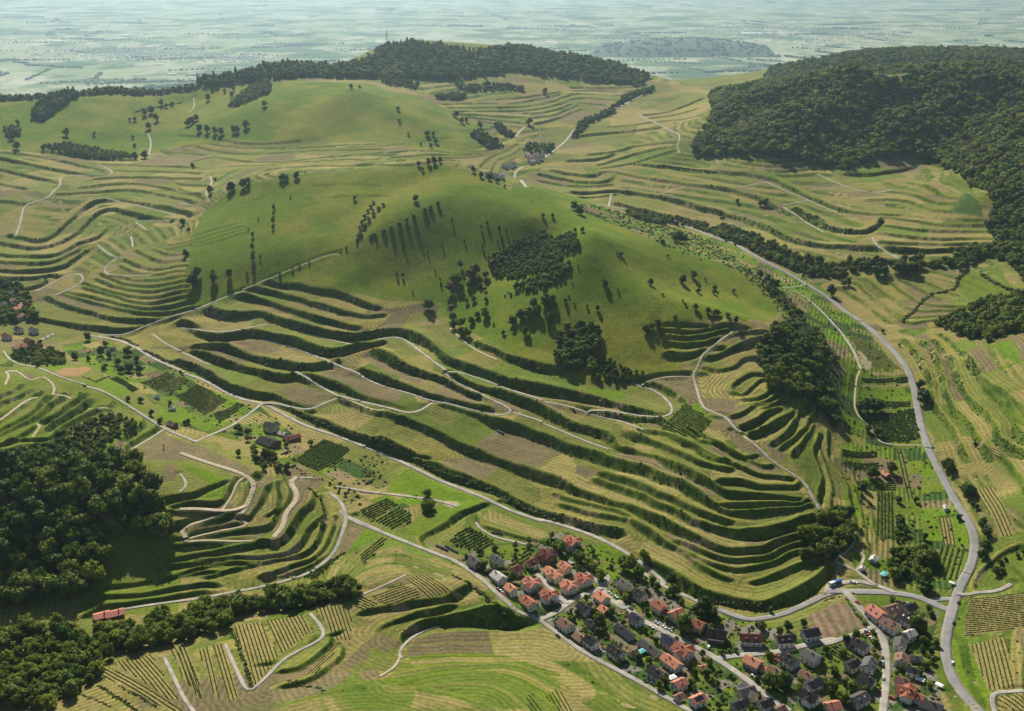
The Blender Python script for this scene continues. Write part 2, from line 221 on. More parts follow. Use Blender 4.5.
ROADS = [  # (tile x, tile y, width, kind, points) ; kind a = asphalt, c = pale concrete lane, e = earth track
(824,572,8.5,'a',"830,760 790,711 700,610 650,530 625,440 620,360 635,280 660,180 690,90 735,0"),(824,440,8.5,'a',"735,680 760,620 775,540 765,470 720,380 650,270 590,160 540,60 515,0"),(824,320,8,'a',"540,650 530,640 500,560 475,420 455,320 420,240 350,150 270,70 180,0"),(720,200,7.5,'a',"720,620 640,570 560,500 440,430 330,365 220,310 130,255 60,215 0,205"),(540,200,6,'a',"940,205 880,185 820,160 700,110 640,95"),
(824,572,8,'a',"0,105 90,95 160,100 330,105 450,120 540,150 620,190"),
(824,572,6.5,'c',"110,100 190,190 250,260 310,350 320,440 320,540 310,640 300,740"),(824,572,5,'c',"0,375 100,340 210,300 250,280"),
(664,461,6,'a',"150,420 215,445 250,452 330,440 400,410 470,375 540,370",2.844),
(540,440,5.5,'c',"640,740 620,711 570,670 500,610 430,570 350,525 250,480 130,440 0,405"),(360,440,5.5,'c',"940,418 880,400 750,350 620,290 480,235 380,195 250,130 130,75 0,25"),(180,320,5.5,'c',"940,648 880,620 760,580 640,540 540,490 460,440 410,425"),(180,320,5.5,'c',"420,426 330,410 230,370 130,310 0,265"),(0,320,5.5,'c',"940,268 900,250 780,200 680,130 610,105 500,85 440,80"),
(620,560,4,'c',"90,55 200,120 300,165 420,220 480,240",4.655),
(0,200,4,'c',"520,690 650,690 750,640 860,600 960,575 1023,550"),(180,200,3.5,'c',"80,562 120,545 240,495 320,465"),(180,200,2,'e',"330,460 420,420 520,375 640,325 800,270"),
(0,200,3.5,'c',"280,490 330,465 380,445 430,405 410,377 370,375 280,415 180,470"),(0,200,3,'c',"610,285 560,325 530,360 550,385 640,385 760,383"),(0,200,3,'c',"500,230 570,290"),(0,200,3,'c',"690,110 740,100 870,105"),(0,200,3,'c',"690,110 750,155"),(0,200,3,'c',"670,185 680,240"),
(0,80,4,'c',"80,800 110,706 120,640 250,605 280,560 310,540 305,500 350,485"),(0,80,3,'c',"350,487 480,490 600,480 500,430"),(0,80,4,'c',"760,380 775,320 755,265"),(0,80,3,'c',"960,170 995,140 990,90"),(0,80,3,'c',"445,602 560,612 640,625 760,655 900,690"),
(180,80,3,'c',"155,490 165,530 125,575 160,630 0,630"),
(180,320,4,'c',"440,425 500,428 560,440 660,465 740,430 815,395"),(180,320,4,'c',"815,395 720,340 650,295 590,265"),(180,320,4,'c',"815,395 900,410 922,415"),(180,320,4,'c',"922,273 830,240 770,210 690,180 540,120 400,95"),(180,320,3.5,'c',"0,40 160,75 300,60 450,20"),(180,320,3,'e',"620,65 760,95 870,120"),(180,320,3.5,'c',"0,160 60,190 150,230"),(180,320,3,'e',"815,395 920,432 1023,480"),
(0,320,3,'c',"780,75 840,120 922,160"),
(180,320,4,'c',"415,430 310,510 260,545 80,620"),(0,320,4,'c',"1023,635 960,605 820,550 660,440 540,370 440,335"),(0,320,3,'c',"440,335 300,290 200,245 50,200 20,160"),(0,320,3.5,'c',"830,565 690,650 590,711"),
(180,440,3.5,'c',"600,190 680,200"),(180,440,4,'c',"800,235 900,255 1023,275"),(180,440,4.5,'c',"760,265 820,310 855,390 830,480 790,580 700,660 600,706"),(180,440,5,'c',"850,385 940,430 1023,465"),
(360,440,4,'c',"0,265 140,275 300,295 400,310 500,340"),(340,461,5,'c',"0,140 20,160 90,190 200,235 290,270 330,285 420,350 500,420 560,450 620,490 700,550 820,610 960,690 1010,720",2.844),
(180,440,5.8,'e',"0,65 120,110 250,150 370,200 380,260 340,340 310,400"),(180,440,6.3,'e',"480,500 530,440 540,370 590,320 600,270 560,215"),(180,440,5.8,'e',"0,355 110,355 220,370 300,360 345,335"),(180,440,3,'e',"0,525 140,510 370,512"),(180,440,5.3,'e',"0,450 120,410 220,375"),(180,440,3,'e',"30,510 200,460 360,440"),(180,440,3,'c',"0,170 40,230 0,270"),(180,440,3,'e',"210,372 270,280 290,210"),
(180,572,4,'c',"665,215 720,270 740,320 700,360 600,405 520,455 440,540 360,610 330,590 280,480 230,370"),(180,572,4.5,'c',"0,150 250,110 500,60 580,30"),(0,572,4,'c',"840,440 890,540 940,650 990,711 1010,740"),(0,572,4.5,'c',"560,205 700,175 860,155 1023,135"),
(360,572,3.5,'c',"230,430 200,440 205,400 215,375 260,340 320,300 400,275"),(360,572,3,'e',"205,440 180,490 100,530"),(360,572,3,'c',"20,115 120,70 240,15"),
(360,320,3.5,'c',"0,285 180,355 350,410 400,410 520,440 640,470 730,490 780,470 750,440 640,395 520,330 430,275 440,255 560,285 700,330 860,385 930,408"),(360,320,4,'c',"440,255 340,185 230,100 180,80 90,100"),(360,320,4,'c',"380,415 320,460 270,480 200,470 0,415"),(360,320,3.5,'c',"780,470 900,510 935,522"),(360,320,3,'e',"460,40 520,100 600,160 700,205"),
(540,320,3,'c',"0,410 150,440 260,480 400,510 530,555"),(540,320,3.5,'c',"260,458 400,470 600,492 650,490 680,470 670,430 610,370 480,325"),(540,320,3,'c',"0,520 140,580 260,630 350,660"),(540,320,3.5,'c',"1000,40 920,110 825,180 810,240 780,285 800,340 820,420 850,465 950,490 990,540 1023,580"),(540,320,3,'e',"780,285 700,285 560,300"),
(720,440,3.5,'c',"100,-40 140,0 200,40 270,110 360,165 430,220 480,300 515,370 510,410 480,450 520,458"),(720,440,3,'c',"670,410 690,450 690,510 670,550 590,610"),(720,440,4,'c',"585,620 700,670 750,711 790,740"),(824,440,3,'c',"170,670 220,590"),
(720,320,3.5,'c',"570,10 620,60 680,150 720,250"),(720,200,3,'c',"320,445 400,475 480,530 560,610 600,655"),(720,200,3,'c',"320,445 430,435"),(720,320,2.5,'e',"720,255 700,290 690,380 690,470 760,540 800,600 830,635 1015,640"),
(720,200,4.5,'c',"780,190 800,230 850,265 920,300"),(720,200,3.5,'c',"315,28 420,90 530,165"),(720,80,4,'c',"235,520 330,565 450,610 600,675"),(720,80,3,'c',"320,640 450,615"),(720,80,3,'e',"90,550 230,520"),(720,80,3,'e',"450,565 630,545"),(720,80,4,'c',"500,480 640,545 790,585 890,560"),
(540,80,4,'c',"500,170 560,205 640,245 710,270 715,310 700,340 715,380"),(540,80,3,'e',"600,585 740,540"),(540,80,4,'c',"285,635 350,645 440,665 530,690"),(540,80,4,'c',"350,640 365,580"),(540,80,7,'c',"0,415 60,370 130,315 150,290 180,250"),(540,80,9,'c',"355,160 440,120 510,85 540,70"),(360,80,6,'c',"870,548 835,545 790,500 795,470 840,440"),(360,80,6,'c',"790,300 810,270 840,240"),
(824,572,4.5,'c',"725,120 790,105 880,100 930,80 960,55"),(804,560,6,'c',"110,125 180,105 260,95 340,120 420,150",4.655),(824,572,6,'a',"540,150 600,138 670,140"),(824,572,4,'c',"1023,600 950,605 880,620 855,650 870,700 880,740"),
(620,560,6,'c',"0,190 100,280 200,330 300,380 420,440 540,520 620,580 720,660 790,703",4.655),(620,560,6,'c',"470,455 600,440 740,430 850,400 1000,365",4.655),
(460,520,5.5,'c',"760,415 700,370 660,310 690,280 680,250",4.655),(460,520,5.5,'c',"380,460 450,430 500,390 560,355 650,320",4.655),(460,520,5,'c',"500,390 430,330 380,270 350,250",4.655),(460,520,4.5,'c',"500,190 600,240 650,300",4.655),
(0,320,3,'e',"20,255 50,285 25,330"),(0,320,3,'e',"90,265 150,312 215,290 265,320 280,350"),(0,320,4,'e',"0,512 90,448 160,395 195,405"),(0,320,3,'e',"270,385 330,385 360,405"),(0,320,3,'e',"450,450 530,445 555,460"),(0,320,3,'e',"190,530 210,550 165,600"),
(460,520,3,'c',"330,120 250,100 160,80 90,40 75,10",4.655),
]
ROWP = [
 (180,572,"275,275 410,255 500,425 460,490 380,590","340,262 420,520",2.6,.62),(180,572,"440,250 620,220 680,295 520,420","520,235 590,370",2.6,.62),(180,572,"690,190 800,165 880,205 870,345 800,350","800,165 860,345",2.6,.62),(180,572,"640,525 800,360 825,365 700,520","650,520 812,362",2.4,.6),(180,572,"850,155 960,130 1005,165 960,220","850,160 960,215",2.4,.6),
 (180,572,"-10,390 30,380 60,450 120,650 90,640 0,520","20,385 110,650",2.4,.6),(180,572,"95,400 150,380 200,640 180,640","130,390 190,640",2.4,.6),(180,572,"165,375 225,365 300,640 250,660","200,370 285,650",2.4,.6),
 (0,572,"580,465 770,415 830,520 910,650 860,650","690,435 870,650",2.4,.6),(0,572,"515,490 550,485 940,711 870,711 520,530","530,490 900,711",2.6,.6),(0,572,"870,395 945,380 1023,540 1023,650 960,560","905,385 1010,640",2.6,.6),
 (824,572,"740,130 1023,105 1023,285 715,330","740,220 1023,195",2.7,.62),(824,572,"750,372 930,330 970,590 838,608","840,350 900,600",2.7,.62),(824,572,"885,640 1023,625 1023,711 890,711","900,640 1000,711",2.7,.62),
 (824,440,"272,265 358,265 355,505 275,505","315,265 315,505",3.0,1.25),(824,440,"600,545 745,545 700,711 560,711","640,545 590,711",4.2,1.2),(824,440,"590,395 650,395 670,535 610,535","620,395 645,535",2.6,.65),(824,440,"370,50 410,50 460,300 430,300","380,50 440,300",3.2,.9),(824,440,"765,245 870,240 975,490 900,490","800,240 930,490",2.5,.6),
 (824,440,"90,50 270,60 270,85 90,75","90,55 270,65",3.2,1.2),(824,440,"90,105 280,115 280,145 100,130","90,110 280,125",3.2,1.0),(824,440,"210,215 365,215 370,255 230,255","215,235 365,235",3.2,.9),
 (824,320,"125,90 190,78 390,250 265,250","150,82 330,250",3.0,.85),(824,320,"200,470 460,450 490,600 420,630 330,620 245,545","210,520 470,510",3.6,1.25),(824,320,"310,415 440,415 440,445 310,450","310,430 440,430",3,1.0),(824,320,"180,290 430,285 430,315 200,320","180,305 430,300",4,1.2),(824,320,"835,655 920,640 1023,690 1023,711 850,711","850,650 960,711",2.6,.6),
 (180,320,"0,380 100,330 240,410 120,490","0,400 130,470",3.2,1.0),(180,320,"170,480 300,425 330,435 200,530","180,500 320,430",3.2,1.1),(180,320,"640,680 740,610 870,660 790,760 700,740","650,690 760,620",3.2,1.1),(180,440,"560,100 740,0 870,50 700,160","580,100 760,10",3.2,1.1),
 (0,320,"720,320 850,265 900,290 800,360","730,330 870,275",3.0,1.0),(0,320,"810,350 910,290 960,310 880,380","820,360 930,300",3.0,1.0),(0,320,"890,390 1010,330 1070,400 1023,470","900,400 1040,340",3.0,1.0),(0,320,"560,300 600,290 710,355 680,370","570,300 690,362",3,1.1),
 (360,440,"80,420 200,340 260,380 260,420 160,455","90,425 220,350",3.6,1.15),(360,440,"0,360 130,300 190,330 60,420","0,380 150,310",3.2,1.0),(360,440,"440,520 560,445 690,520 620,580","450,525 600,450",3.8,1.35),(360,440,"760,640 870,555 905,570 800,650","770,640 890,560",3.6,1.2),
 (540,320,"620,560 740,430 880,520 800,610","620,560 720,610",3.4,1.2),(804,560,"100,415 150,395 235,460 190,480","105,415 195,478",2.8,.9,4.655),(360,440,"0,580 110,490 140,510 20,640","0,600 125,500",3.2,.9),(180,440,"560,690 640,660 850,570 700,711","600,700 830,590",3.2,1.1),
 (360,572,"1000,600 1023,610 1100,711 1010,711 950,640","990,610 1050,711",2.8,.6),(360,572,"840,650 880,620 940,711 880,711","860,635 920,711",2.8,.6),(360,572,"60,130 200,60 290,90 310,130 140,175","60,150 260,80",2.6,.5),(360,572,"240,40 330,0 470,100 360,140","270,20 410,130",2.6,.5),
]
# ---------------------------------------------------------------- ground sheet (finer where it is near), with the terrace steps worked in
FC = 150.0
ROWY = [430.0]
while ROWY[-1] < 5600: ROWY.append(ROWY[-1] + 1.35*(ROWY[-1]/800)**1.18*(1 if ROWY[-1] < 3300 else 2.5))
ROWY = np.array(ROWY); NU = 880; UU = np.linspace(-0.53, 0.53, NU)
VX = UU[None, :]*(ROWY[:, None]+FC); VY = np.broadcast_to(ROWY[:, None], VX.shape).copy()
NR = len(ROWY)
Z0 = zbase(VX, VY)
def chaikin(pts, it=2):
    p = np.array(pts, float)
    for _ in range(it):
        if len(p) < 3: break
        q = [p[0]]
        for a, b in zip(p[:-1], p[1:]):
            q.append(a*.75+b*.25); q.append(a*.25+b*.75)
        q.append(p[-1]); p = np.array(q)
    return p
def resample(p, d):
    seg = np.linalg.norm(np.diff(p, axis=0), axis=1); s = np.concatenate([[0], np.cumsum(seg)])
    n_ = max(2, int(s[-1]/d)+1); t = np.linspace(0, s[-1], n_)
    return np.stack([np.interp(t, s, p[:, k]) for k in range(p.shape[1])], 1)
BUSHY = {(360, 320): 1, (360, 440): 1, (180, 320): .9, (540, 320): .75, (180, 200): .8, (720, 200): 1, (0, 200): .7, (0, 80): .75, (540, 80): .6, (824, 320): .8, (720, 80): .7}
LOWER = {(540, 440): .78, (720, 440): .8, (720, 320): .8, (180, 440): .78, (0, 320): .75, (0, 200): .8}
raw = [[hit(T(e[0], e[1], e[3]))[:, :2], e[2]*LOWER.get(e[:2], .88), BUSHY.get(e[:2], .4)] for e in BANKS]
merged = True
while merged:                                                  # a bank traced in two pieces is one bank
    merged = False
    for i in range(len(raw)):
        for j in range(len(raw)):
            if i != j and np.linalg.norm(raw[i][0][-1]-raw[j][0][0]) < 6+.006*raw[i][0][-1][1]:
                a, b = raw[i][0], raw[j][0]; mid = (a[-1]+b[0])/2
                raw[i] = [np.concatenate([a[:-1], [mid], b[1:]]), max(raw[i][1], raw[j][1]), (raw[i][2]+raw[j][2])/2]; raw.pop(j); merged = True; break
        if merged: break
def lengthen(q):
    """run both ends of a bank out along the contour"""
    L_ = np.linalg.norm(np.diff(q, axis=0), axis=1).sum(); n_ = 5 if L_ < 90 else 2
    def run(p, d):
        out = []
        for _ in range(n_):
            g = np.array([float(zbase(p[0]+6, p[1])-zbase(p[0]-6, p[1])), float(zbase(p[0], p[1]+6)-zbase(p[0], p[1]-6))]); c = np.array([-g[1], g[0]])/(np.linalg.norm(g)+1e-6)
            if c@d < 0: c = -c
            d = d/np.linalg.norm(d)*.5+c*.5; d /= np.linalg.norm(d); p = p+d*4.5; out.append(p)
        return out
    return np.array(run(q[0], q[0]-q[1])[::-1]+list(q)+run(q[-1], q[-1]-q[-2]))
banks = [{'p': resample(chaikin(lengthen(q)), 6.0), 'h': h, 'bush': bu} for q, h, bu in raw]
allp = np.concatenate([b['p'] for b in banks]); allid = np.concatenate([np.full(len(b['p']), i) for i, b in enumerate(banks)])
for i, b in enumerate(banks):
    p = b['p']; tg = np.gradient(p, axis=0); tg /= np.linalg.norm(tg, axis=1, keepdims=True)+1e-9
    nrm = np.stack([tg[:, 1], -tg[:, 0]], 1)                  # right-hand side = downhill
    p = p+nrm*(vnoise(p[:, 0], p[:, 1], 34, 61)*4.2+vnoise(p[:, 0], p[:, 1], 13, 62)*2.2)[:, None]; b['p'] = p
    oth = allid != i
    O = allp[oth]; sel = (O[:, 0] > p[:, 0].min()-90) & (O[:, 0] < p[:, 0].max()+90) & (O[:, 1] > p[:, 1].min()-90) & (O[:, 1] < p[:, 1].max()+90)
    O = O[sel]; Dd = np.full(len(p), 60.0); Du = np.full(len(p), 60.0)
    if len(O):
        v = O[None]-p[:, None]; dist = np.linalg.norm(v, axis=2); c = (v*nrm[:, None]).sum(2)/(dist+1e-6)
        Dd = np.minimum(np.where(c > .6, dist, 60).min(1), 60); Du = np.minimum(np.where(c < -.6, dist, 60).min(1), 60)
    k = np.ones(5)/5
    sm = lambda a: np.convolve(np.pad(a, 2, mode='edge'), k, 'valid')
    Dd = sm(Dd); Du = sm(Du)
    hh = np.minimum(b['h']*(1+vnoise(p[:, 0], p[:, 1], 40, 63)*.75), 0.42*np.minimum(Dd, Du)+0.6)
    s = np.concatenate([[0], np.cumsum(np.linalg.norm(np.diff(p, axis=0), axis=1))])
    tap = np.minimum(1, np.minimum(s, s[-1]-s)/8.0+0.2)
    b.update(t=tg, n=nrm, Dd=np.clip(Dd/2, 3, 24), Du=np.clip(Du/2, 3, 24), hh=hh*tap, s=s)
ZC = np.zeros_like(Z0); BK = np.zeros_like(Z0); LIT_LIP = np.zeros_like(Z0)
nd = np.full(Z0.shape, 999.0); nid = np.full(Z0.shape, -1); ns = np.zeros(Z0.shape); nsd = np.zeros(Z0.shape)
ndU = np.full(Z0.shape, 999.0)
def window(x0, x1, y0, y1):
    r0 = np.searchsorted(ROWY, y0); r1 = np.searchsorted(ROWY, y1)
    if r1 <= r0: return None
    ya, yb = ROWY[r0]+FC, ROWY[min(r1, NR-1)]+FC
    us = [x0/ya, x0/yb, x1/ya, x1/yb]
    c0 = np.searchsorted(UU, min(us)); c1 = np.searchsorted(UU, max(us))
    if c1 <= c0: return None
    return slice(r0, r1), slice(c0, c1)
R = 62.0
for i, b in enumerate(banks):
    p = b['p']; w = window(p[:, 0].min()-R, p[:, 0].max()+R, p[:, 1].min()-R, p[:, 1].max()+R)
    if w is None: continue
    sx = VX[w]; sy = VY[w]; dm = np.full(sx.shape, 999.0); sd = np.zeros(sx.shape); ss = np.zeros(sx.shape)
    hhh = np.zeros(sx.shape); DD = np.ones(sx.shape); DU = np.ones(sx.shape); endf = np.ones(sx.shape)
    r0, c0 = w[0].start, w[1].start
    for k in range(len(p)-1):
        a = p[k]; c = p[k+1]
        q = window(min(a[0], c[0])-R, max(a[0], c[0])+R, min(a[1], c[1])-R, max(a[1], c[1])+R)
        if q is None: continue
        l = (slice(max(0, q[0].start-r0), q[0].stop-r0), slice(max(0, q[1].start-c0), q[1].stop-c0))
        X = sx[l]; Y = sy[l]
        if X.size == 0: continue
        dx, dy = c-a; L2 = dx*dx+dy*dy+1e-9
        tr = ((X-a[0])*dx+(Y-a[1])*dy)/L2; t = np.clip(tr, 0, 1)
        ex = X-(a[0]+t*dx); ey = Y-(a[1]+t*dy); d = np.hypot(ex, ey)
        m = d < dm[l]
        sgn = np.sign((X-a[0])*dy-(Y-a[1])*dx)
        dm[l] = np.where(m, d, dm[l]); sd[l] = np.where(m, d*sgn, sd[l]); ss[l] = np.where(m, b['s'][k]+t*(b['s'][k+1]-b['s'][k]), ss[l])
        hhh[l] = np.where(m, b['hh'][k]+t*(b['hh'][k+1]-b['hh'][k]), hhh[l])
        DD[l] = np.where(m, b['Dd'][k]*(1-t)+t*b['Dd'][k+1], DD[l]); DU[l] = np.where(m, b['Du'][k]*(1-t)+t*b['Du'][k+1], DU[l])
        ef = np.where((k == 0) & (tr < 0), 0, np.where((k == len(p)-2) & (tr > 1), 0, 1))
        endf[l] = np.where(m, ef, endf[l])
    hhh = hhh*endf
    r = np.maximum(hhh*1.05, .8); D = np.where(sd > 0, DD, DU); D = np.maximum(D, r/2+1.0)
    inb = dm < r/2
    corr = np.where(inb, -hhh*sd/r, -np.sign(sd)*hhh/2*np.clip(1-(dm-r/2)/(D-r/2), 0, 1))
    ZC[w] += corr
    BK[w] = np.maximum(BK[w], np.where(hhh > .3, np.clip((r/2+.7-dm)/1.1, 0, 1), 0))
    LIT_LIP[w] = np.maximum(LIT_LIP[w], np.where((hhh > .8) & (sd < 0), np.clip(1-np.abs(dm-r/2-.9)/1.5, 0, 1), 0))
    up = (sd < 0) & (dm < ndU[w])
    near = (ndU[w] > 900) & (sd > 0) & (dm < nd[w])
    use = up | near
    nd[w] = np.where(dm < nd[w], dm, nd[w]); ndU[w] = np.where(up, dm, ndU[w])
    nid[w] = np.where(use, i, nid[w]); ns[w] = np.where(use, ss, ns[w]); nsd[w] = np.where(use, sd, nsd[w])
# smaller contour-following steps on slopes where no single bank was traced
slo = np.hypot(zbase(VX+8, VY)-zbase(VX-8, VY), zbase(VX, VY+8)-zbase(VX, VY-8))/16
OUT = np.zeros_like(Z0)
EXCL = ["175,320 188,262 190,240 205,212 230,190 300,174 380,166 445,160 510,186 560,190 620,218 700,255 755,270 790,300 775,325 745,322 680,318 684,372 640,378 600,384 560,375 520,360 480,337 455,320 440,302 380,300 345,292 300,284 270,282 235,292 190,310",
        "0,92 90,88 160,90 190,82 330,76 420,90 470,120 500,140 460,158 400,146 300,141 225,141 160,150 130,158 60,155 0,150",
        "700,235 735,245 800,275 840,300 880,345 905,390 925,430 945,475 965,520 972,560 955,592 870,585 850,560 845,500 840,450 830,415 815,370 800,335 770,290 730,262",
        "60,345 100,337 140,350 200,385 255,402 300,440 360,465 430,500 390,512 340,482 280,462 240,442 180,425 130,385 80,365",
        "455,560 480,545 570,530 640,575 700,608 760,618 800,640 850,606 940,612 930,650 945,711 690,715 620,672 540,622", "195,84 270,66 385,45 512,62 650,76 640,86 480,78 340,79 200,88"]
for q in [hit(P(sx_)) for sx_ in EXCL]+[hit(T(e[0], e[1], e[2], *(e[6:]))) for e in ROWP]:
    w = window(q[:, 0].min()-2, q[:, 0].max()+2, q[:, 1].min()-2, q[:, 1].max()+2); j = len(q)-1; m = np.zeros(VX[w].shape, bool)
    for i in range(len(q)):
        m ^= ((q[i, 1] > VY[w]) != (q[j, 1] > VY[w])) & (VX[w] < (q[j, 0]-q[i, 0])*(VY[w]-q[i, 1])/(q[j, 1]-q[i, 1]+1e-12)+q[i, 0]); j = i
    OUT[w][m] = 1
stp = np.where(VY > 1650, 5.5, 3.6)
Zq = Z0 + vnoise(VX, VY, 70, 55)*2.0
fq_ = Zq/stp; lev = np.floor(fq_); ff = fq_-lev
FW = smooth(13, 22, nd)*(1-OUT)*smooth(.075, .13, slo)*smooth(3050, 2900, VY)*smooth(-.18, .02, vnoise(VX, VY, 240, 56))
rs = np.clip(.42, .3, .5)
Sf = np.where(ff < 1-rs, ff/(1-rs)*.3, .3+(ff-(1-rs))/rs*.7)
ZC += FW*(lev+Sf-fq_)*stp
ris = smooth(1-rs-.04, 1-rs+.04, ff)*FW; BK = np.maximum(BK, ris*.92); LIT_LIP = np.maximum(LIT_LIP, FW*np.clip(1-ff/.12, 0, 1)*.8)
ZF = Z0 + ZC
def grid_sample(A, X, Y):
    X = np.asarray(X, float); Y = np.asarray(Y, float)
    fr = np.interp(Y, ROWY, np.arange(NR)); j = np.clip(np.floor(fr).astype(int), 0, NR-2); fv = fr-j
    u = X/(np.clip(Y, ROWY[0], ROWY[-1])+FC); fc = (u-UU[0])/(UU[1]-UU[0]); fc = np.clip(fc, 0, NU-1.001); i = np.floor(fc).astype(int); fu = fc-i
    return (A[j, i]*(1-fu)+A[j, i+1]*fu)*(1-fv)+(A[j+1, i]*(1-fu)+A[j+1, i+1]*fu)*fv
def zg(X, Y): return grid_sample(ZF, X, Y)
def land(pts, lift=0.0): return hit(pts, lift, zf=zg)
# ---- ground cover
def inpoly(X, Y, poly):
    m = np.zeros(X.shape, bool); q = np.asarray(poly); j = len(q)-1
    for i in range(len(q)):
        xi, yi = q[i][0], q[i][1]; xj, yj = q[j][0], q[j][1]
        c = ((yi > Y) != (yj > Y)) & (X < (xj-xi)*(Y-yi)/(yj-yi+1e-12)+xi)
        m ^= c; j = i
    return m
def fill(poly):
    q = np.asarray(poly); w = window(q[:, 0].min()-2, q[:, 0].max()+2, q[:, 1].min()-2, q[:, 1].max()+2)
    if w is None: return None, None
    return w, inpoly(VX[w], VY[w], q)
PAL = dict(tan=(.240, .200, .078), olive=(.160, .168, .044), green=(.118, .158, .028), brown=(.175, .140, .078), pale=(.33, .27, .17), bright=(.115, .185, .014),
           grass=(.115, .158, .018), dgreen=(.050, .090, .022), floor=(.030, .045, .014), earth=(.29, .18, .09), lawn=(.085, .130, .024), yellow=(.225, .200, .060))
def hsh(*a):
    h = np.zeros(np.broadcast(*a).shape, dtype=np.int64) if len(a) > 1 else np.zeros(np.shape(a[0]), dtype=np.int64)
    for k, v in enumerate(a): h = (h*73856093 ^ (np.asarray(v).astype(np.int64)+k*19349663+101)*83492791) & 0x7fffffff
    h = (h ^ (h >> 13))*1274126177 & 0x7fffffff
    return ((h >> 5) % 10007)/10007.0
L = 45+hsh(nid)*75
cell = np.floor((ns + hsh(nid, nid+3)*60)/L)
hv = hsh(nid, cell.astype(int)); hb = hsh(cell.astype(int), nid)
pal = np.array([PAL['olive'], PAL['tan'], PAL['olive'], PAL['green'], PAL['tan'], PAL['brown'], PAL['olive'], PAL['yellow'], PAL['tan']])
idx = (hv*len(pal)).astype(int)
far_ = nd > 60
ca, sa = math.cos(.5), math.sin(.5)
U1 = VX*ca+VY*sa; V1 = -VX*sa+VY*ca
gi = np.floor(U1/70).astype(int); gj = np.floor(V1/40+hsh(gi)*3).astype(int)
idx = np.where(far_, (hsh(gi, gj)*len(pal)).astype(int), idx)
lq = FW > .5; hl = hsh(lev.astype(int), np.floor(U1/75+lev*.37).astype(int)); idx = np.where(lq, (hl*len(pal)).astype(int), idx)
hb = np.where(lq, hsh(np.floor(U1/75+lev*.37).astype(int), lev.astype(int)), hb)
C = pal[idx]*(0.86+0.28*np.where(far_, hsh(gj, gi), hb))[..., None]
ROWD = np.where(lq, ff*stp/np.maximum(slo, .08), np.where(far_, V1, nsd)); ROWK = np.where(idx == 3, .22, .42)*np.ones(C.shape[:2])
edge = np.abs((ns + hsh(nid, nid+3)*60)/L - np.round((ns + hsh(nid, nid+3)*60)/L))*L
C = np.where(((edge < 1.1) & ~far_ & (hb > .45))[..., None], np.array(PAL['grass'])*1.15, C)
lip = (nsd < 0) & (ndU < 4.2)
C = np.where(((ndU < 5.0) & (hsh(nid, nid+7) > .35))[..., None], np.array(PAL['yellow'])*.95, C)
def paint(poly, col, k=0.0, rowdir=None, jit=0.0):
    w, m = fill(poly)
    if w is None: return
    C[w][m] = np.array(PAL[col] if isinstance(col, str) else col)
    ROWK[w][m] = k
    if rowdir is not None: ROWD[w][m] = (VX[w]*rowdir[0]+VY[w]*rowdir[1])[m]
ZONE = np.zeros(Z0.shape)                                      # 1 = open meadow (banks there stay grassy)
MEADOWS = ["175,320 188,262 190,240 205,212 230,190 300,177 380,170 445,165 510,190 560,192 620,220 700,258 750,272 782,302 770,322 745,322 680,318 684,372 640,378 600,384 560,375 520,360 480,337 455,320 440,302 380,300 345,292 300,284 270,282 235,292 190,310",
           "0,98 90,94 160,96 190,88 330,82 420,97 470,120 500,140 460,158 400,146 300,141 225,141 160,150 130,158 60,155 0,150"]
for s in MEADOWS:
    q = hit(P(s)); w, m = fill(q); paint(q, 'grass'); ZONE[w][m] = 1
    nz = (vnoise(VX[w], VY[w], 45, 5)+vnoise(VX[w], VY[w], 150, 6))
    cc = C[w]; g1 = np.array([.096, .150, .010]); g2 = np.array([.170, .182, .024])
    nz = nz*1.6+vnoise(VX[w], VY[w], 18, 8)*.6+vnoise(VX[w], VY[w], 7, 13)*.3
    t = np.clip(.42+nz, 0, 1)[..., None]
    cc[m] = (g1*(1-t)+g2*t)[m]
def gardens(px, ang, a, b):
    q = hit(P(px)); w, m = fill(q); ca, sa = math.cos(ang), math.sin(ang)
    U = VX[w]*ca+VY[w]*sa; V = -VX[w]*sa+VY[w]*ca
    j = np.floor(V/b).astype(int); i = np.floor(U/a+hsh(j)*5).astype(int); i = np.floor((U+hsh(j)*99)/(a*(.6+.9*hsh(j, j+1)))).astype(int)
    pl = np.array([PAL['bright'], PAL['grass'], PAL['dgreen'], PAL['green'], PAL['dgreen'], PAL['bright'], PAL['brown'], PAL['olive'], PAL['tan'], PAL['grass']])
    h = hsh(i, j); cc = C[w]; cc[m] = (pl[(h*10).astype(int)]*(.8+.4*hsh(j, i))[..., None])[m]
    ROWK[w][m] = (.9*(hsh(i+9, j) > .4))[m]; ROWD[w][m] = V[m]; BK[w][m] *= .3
gardens("700,235 735,245 800,275 840,300 880,345 905,390 925,430 945,475 965,520 972,560 955,592 870,585 850,560 845,500 840,450 830,415 815,370 800,335 770,290 730,262", math.radians(72), 20, 26)
gardens("60,345 100,337 140,350 200,385 255,402 300,440 360,465 430,500 390,512 340,482 280,462 240,442 180,425 130,385 80,365", math.radians(-42), 26, 20)
gardens("575,208 640,215 700,236 740,262 700,262 640,235", math.radians(-30), 25, 16)
vq = hit(P("455,560 480,545 570,530 640,575 700,608 760,618 800,640 850,606 940,612 930,650 945,711 690,715 620,672 540,622"))
w, m = fill(vq); wv = vnoise(VX[w], VY[w], 11, 41)*14; vn = hsh(np.floor((VX[w]+VY[w]*.8+wv)/13).astype(int), np.floor((VY[w]-VX[w]*.8-wv)/11).astype(int))
vc = np.array([PAL['lawn'], PAL['dgreen'], PAL['grass'], (.16, .145, .12), PAL['dgreen'], (.2, .185, .16), PAL['green'], PAL['brown']])
